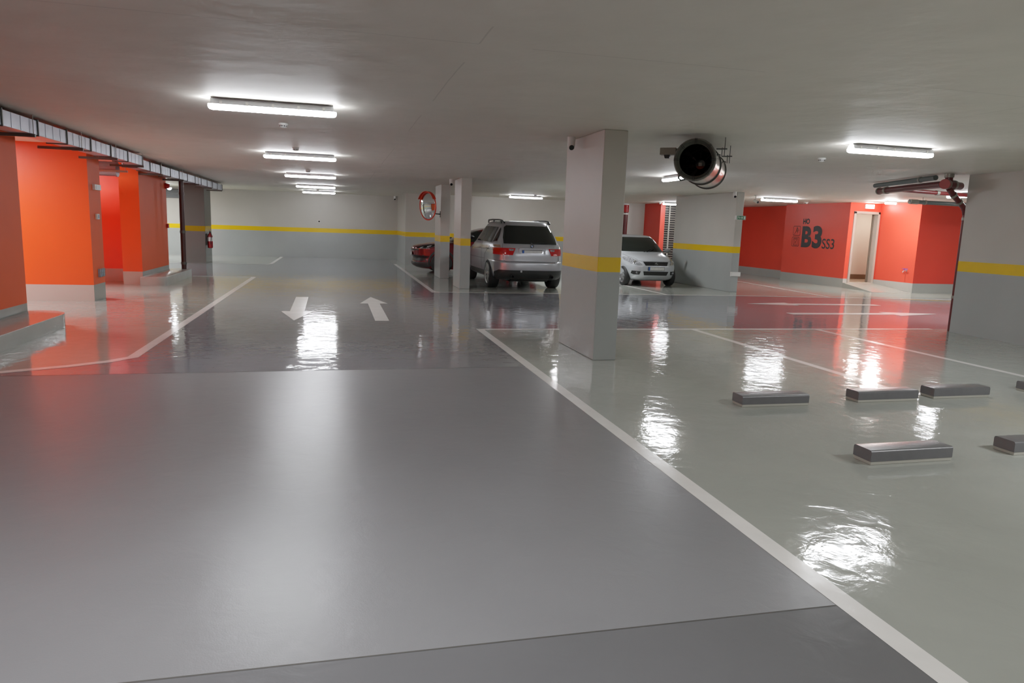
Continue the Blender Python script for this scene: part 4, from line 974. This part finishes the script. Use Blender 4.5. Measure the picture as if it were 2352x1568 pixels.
for sd, s_ in (('left', 1), ('right', -1)):
    patch('side_window', B, [(0.62, 1.02), (0.12, 1.385), (-0.36, 1.40), (-0.38, 1.02)], sd, M['glass'], hb, 0.006)
    patch('side_window', B, [(-0.44, 1.02), (-0.42, 1.40), (-1.05, 1.37), (-1.22, 1.06)], sd, M['glass'], hb, 0.006)
    for x in (1.20, -1.18): wheel(hb, x, s_ * 0.725, RT2, 0.185, s_, 8, 0.205)
    bm = new(); R = []
    for y, g in ((0.80, 0.4), (0.86, 0.85), (0.92, 1.0), (0.98, 0.92), (1.01, 0.55)):
        R.append([(0.62 + 0.05 * g * math.cos(a), s_ * y, 1.045 + 0.07 * g * math.sin(a)) for a in [2 * PI * j / 16 for j in range(16)]])
    rings(bm, R); mk('side_mirror', bm, mat('grey_mirror_shell', (120, 124, 126), 0.3), hb, True)
plate(hb, 1, 0.0, 0.54, 0.52, 0.115, 1.842)
bm = new()
seam_line(bm, B, [(-0.84, 0.86), (-0.62, 0.80), (-0.44, 0.75), (0.44, 0.75), (0.62, 0.80), (0.84, 0.86)], 'front', 0.008)
seam_line(bm, B, [(1.36, 0.775), (1.0, 0.77)], 'top', 0.006); seam_line(bm, B, [(1.62, 0.52), (1.3, 0.66), (0.95, 0.72)], 'top', 0.008); seam_line(bm, B, [(1.62, -0.52), (1.3, -0.66), (0.95, -0.72)], 'top', 0.008)
mk('panel_gap', bm, M['seam'], hb)
bm = new()
for k in range(3): seam_line(bm, B, [(-0.36, 0.37 + k * 0.03), (0.36, 0.37 + k * 0.03)], 'front', 0.008, 0.012)
mk('intake_bars', bm, M['car_black'], hb)
# emblem: a slanted S made of two mirrored wedges
bm = new(); ht, *_ = B.ray_cast(Vector((6, 0, 0.68)), Vector((-1, 0, 0))); xx = ht.x + 0.014
S1 = [(-0.005, 0.045), (0.055, 0.012), (0.030, -0.002), (-0.002, 0.014), (-0.028, 0.002), (0.058, -0.022), (0.03, -0.02)]
half = [(0.0, 0.048), (0.058, 0.014), (0.036, 0.003), (0.0, 0.022), (-0.022, 0.012), (0.052, -0.012), (0.03, -0.026), (-0.058, 0.012)]
for s_ in (1, -1):
    pts = [(xx, -p[0] * s_, 0.68 + p[1] * s_) for p in half]
    rings(bm, [pts, [(p[0] + 0.006, p[1], p[2]) for p in pts]])
mk('emblem', bm, M['chrome'], hb)
bm = new()
for s_ in (1, -1): tube(bm, [(1.0, s_ * 0.05, 1.0), (0.84, s_ * 0.05 + 0.3, 1.09)], 0.008, 6)
mk('wiper', bm, M['black'], hb)
bm = new(); box(bm, -1.5, 1.3, -0.45, 0.45, 0.15, 0.2, 0.02); cyl(bm, (1.2, -0.68, RT2), (1.2, 0.68, RT2), 0.035); mk('underbody', bm, M['black'], hb)

# ---- dark red crossover, nose to the left
cr = thing('car', 'dark red crossover half hidden behind the slim columns and the SUV', 'car', (4.63, 24.28, 0.0), PI)
LV = [(0.15, -1.9, 1.85, 0.78, 5, 4), (0.21, -2.05, 2.05, 0.84, 5, 3.6), (0.32, -2.12, 2.13, 0.87, 5, 3.3), (0.42, -2.15, 2.10, 0.885, 5, 3.2), (0.50, -2.16, 2.08, 0.89, 5, 3.1), (0.58, -2.165, 2.135, 0.895, 5, 3.0),
      (0.70, -2.17, 2.15, 0.898, 5, 2.9), (0.80, -2.17, 2.15, 0.898, 5, 2.9), (0.87, -2.16, 2.10, 0.898, 5, 2.8), (0.93, -2.15, 1.92, 0.895, 5, 2.8), (0.985, -2.13, 1.58, 0.89, 5, 3), (1.025, -2.1, 1.18, 0.88, 5, 3.5), (1.05, -2.06, 0.95, 0.865, 5, 4),
      (1.12, -2.0, 0.82, 0.835, 5, 4), (1.25, -1.85, 0.55, 0.765, 5, 4), (1.38, -1.68, 0.25, 0.695, 5, 4), (1.47, -1.52, 0.0, 0.64, 5, 4), (1.51, -1.40, -0.16, 0.59, 5, 4)]
RT3 = 0.345
bd = cut_wheels('body', car_body(LV, -0.3, 0.04), M['car_red'], cr, [(1.24, RT3), (-1.40, RT3)], 0.405, 0.898, 0.32)
B = bvh_of(bd)
for sd, s_ in (('left', 1), ('right', -1)):
    hl = patch('headlight', B, [(2.05, 0.845), (1.86, 0.90), (1.62, 0.945), (1.20, 0.975), (1.05, 0.97), (1.45, 0.89), (1.75, 0.82), (1.98, 0.79)], sd, M['black_gloss'], cr, 0.008, 0.02)
    patch('lamp_lens', B, [(1.95, 0.825), (1.86, 0.865), (1.80, 0.865), (1.88, 0.815)], sd, M['lamp_clear'], hl, 0.012, 0.02)
    patch('lamp_lens', B, [(1.76, 0.845), (1.62, 0.915), (1.54, 0.915), (1.66, 0.845)], sd, M['lamp_clear'], hl, 0.012, 0.02)
    patch('chrome_strip', B, [(2.0, 0.80), (1.75, 0.826), (1.45, 0.895), (1.45, 0.885), (1.75, 0.812), (2.0, 0.785)], sd, M['chrome'], hl, 0.012, 0.02)
    patch('lower_cladding', B, [(2.11, 0.21), (2.10, 0.36), (1.70, 0.335), (1.62, 0.30), (1.62, 0.21)], sd, M['car_black'], cr, 0.010, 0.02)
    patch('lower_cladding', B, [(0.82, 0.21), (0.86, 0.38), (-0.98, 0.40), (-0.96, 0.21)], sd, M['car_black'], cr, 0.010, 0.03)
    bm = new(); yb = 0.885 * s_
    Rr = []
    for k in range(21):
        a = math.radians(-8 + 196 * k / 20)
        Rr.append([(1.24 + r_ * math.cos(a), s_ * y_, RT3 + r_ * math.sin(a)) for r_, y_ in ((0.40, 0.875), (0.40, 0.915), (0.455, 0.912), (0.462, 0.872))])
    rings(bm, Rr); mk('wheel_arch_trim', bm, M['car_black'], cr, True)
    patch('bumper_crease', B, [(1.86, 0.60), (1.80, 0.60), (1.70, 0.38), (1.72, 0.36)], sd, M['car_black'], cr, 0.006, 0.02)
    patch('side_window', B, [(0.72, 1.07), (0.10, 1.42), (-0.45, 1.46), (-0.48, 1.08)], sd, M['glass'], cr, 0.006)
    patch('side_window', B, [(-0.54, 1.08), (-0.52, 1.46), (-1.15, 1.40), (-1.35, 1.16)], sd, M['glass'], cr, 0.006)
    for x in (1.24, -1.40): wheel(cr, x, s_ * 0.79, RT3, 0.215, s_, 5, 0.235)
    bm = new(); R = []
    for y, g in ((0.86, 0.4), (0.92, 0.85), (0.99, 1.0), (1.06, 0.92), (1.09, 0.55)):
        R.append([(0.66 + 0.06 * g * math.cos(a), s_ * y, 1.12 + 0.075 * g * math.sin(a)) for a in [2 * PI * j / 16 for j in range(16)]])
    rings(bm, R); mk('side_mirror', bm, M['black'], cr, True)
patch('grille', B, [(-0.62, 0.40), (-0.70, 0.56), (-0.45, 0.60), (0.45, 0.60), (0.70, 0.56), (0.62, 0.40)], 'front', M['black'], cr, 0.010, 0.03)
patch('upper_grille', B, [(-0.55, 0.79), (-0.5, 0.745), (0.5, 0.745), (0.55, 0.79)], 'front', M['black'], cr, 0.008, 0.03)
patch('front_lip', B, [(-0.80, 0.24), (-0.84, 0.37), (0.84, 0.37), (0.80, 0.24)], 'front', M['car_black'], cr, 0.012, 0.03)
patch('windscreen', B, [(-0.76, 1.07), (0.76, 1.07), (0.72, 1.18), (0.60, 1.44), (-0.60, 1.44), (-0.72, 1.18)], 'front', M['glass'], cr, 0.008)
ht, *_ = B.ray_cast(Vector((6, 0, 0.67)), Vector((-1, 0, 0))); plate(cr, 1, 0.0, 0.635, 0.52, 0.115, ht.x + 0.004)
bm = new(); box(bm, -1.8, 1.6, -0.5, 0.5, 0.16, 0.23, 0.02); mk('underbody', bm, M['black'], cr)
# ------------------------------------------------------------------ lamps out of view and added fill
def area(loc, sx, sy, e, col=(0.97, 0.98, 1.0)):
    L = bpy.data.lights.new('lamp', 'AREA'); L.shape = 'RECTANGLE'; L.size = sx; L.size_y = sy; L.energy = e; L.color = col
    o = bpy.data.objects.new('lamp', L); COL.objects.link(o); o.location = loc; return o
for x in (-0.62, 6.9):
    for y in (2.3, -3.4): area((x, y, ZC - 0.015), 1.2, 0.1, 22 if x < 0 else 34)
area((6.9, 19.8, ZC - 0.015), 1.2, 0.1, 30)
area((13.4, 8.0, ZC - 0.015), 1.2, 0.1, 30)
area((13.0, 12.2, ZC - 0.015), 1.2, 0.1, 26)
area((-6.6, 12.9, ZC - 0.015), 1.2, 0.2, 38)
area((-6.6, 16.8, ZC - 0.015), 1.2, 0.2, 50)
area((-7.5, 23.5, ZC - 0.015), 1.2, 0.1, 55)  # unseen lamp, boosted to brighten the far end
area((-7.6, 29.6, ZC - 0.015), 1.2, 0.1, 60)  # fill lamp added to brighten the far end
area((18.6, 21.3, ZC - 0.015), 0.5, 0.3, 11, (1.0, 0.94, 0.85))
area((17.6, 15.4, ZC - 0.015), 1.2, 0.1, 14)

w = bpy.data.worlds.new('world'); bpy.context.scene.world = w; w.use_nodes = True
bg = w.node_tree.nodes['Background']; bg.inputs['Color'].default_value = (0.5, 0.5, 0.52, 1); bg.inputs['Strength'].default_value = 0.1

# ------------------------------------------------------------------ camera (25 mm lens, 1.6 m above the floor)
yaw, pitch, roll = 0.2456, 0.159, 0.0347
f = Vector((math.sin(yaw) * math.cos(pitch), math.cos(yaw) * math.cos(pitch), -math.sin(pitch)))
r = Vector((math.cos(yaw), -math.sin(yaw), 0)); up = r.cross(f)
r2 = r * math.cos(roll) + up * math.sin(roll); u2 = up * math.cos(roll) - r * math.sin(roll)
cd = bpy.data.cameras.new('camera'); cd.sensor_width = 36; cd.lens = 1632.485 * 36 / 2352; cd.clip_start = 0.05; cd.clip_end = 200
cam = bpy.data.objects.new('camera', cd); COL.objects.link(cam)
m4 = Matrix((r2, u2, -f)).transposed().to_4x4(); m4.translation = Vector((0, 0, 1.6)); cam.matrix_world = m4
sc = bpy.context.scene; sc.camera = cam
sc.view_settings.view_transform = 'Standard'; sc.view_settings.look = 'None'; sc.view_settings.exposure = 0.0
# film response: gain with a soft shoulder
GAIN, WHITE = 3.75, 2.1
vs = sc.view_settings; vs.use_curve_mapping = True; cm = vs.curve_mapping
cm.white_level = (WHITE / GAIN,) * 3; cm.use_clip = True
cv = cm.curves[3]
film = lambda u: 1.5 * u / (1 + 0.976 * u)
for q in (0.03, 0.07, 0.14, 0.25, 0.4, 0.6, 0.8): cv.points.new(q, film(q * WHITE) / film(WHITE))
cm.update()
sc.cycles.use_denoising = True; sc.cycles.max_bounces = 6; sc.cycles.diffuse_bounces = 4; sc.cycles.glossy_bounces = 3
sc.cycles.use_adaptive_sampling = True; sc.cycles.adaptive_threshold = 0.05; sc.cycles.adaptive_min_samples = 16
sc.cycles.caustics_reflective = False; sc.cycles.caustics_refractive = False; sc.cycles.sample_clamp_indirect = 6.0
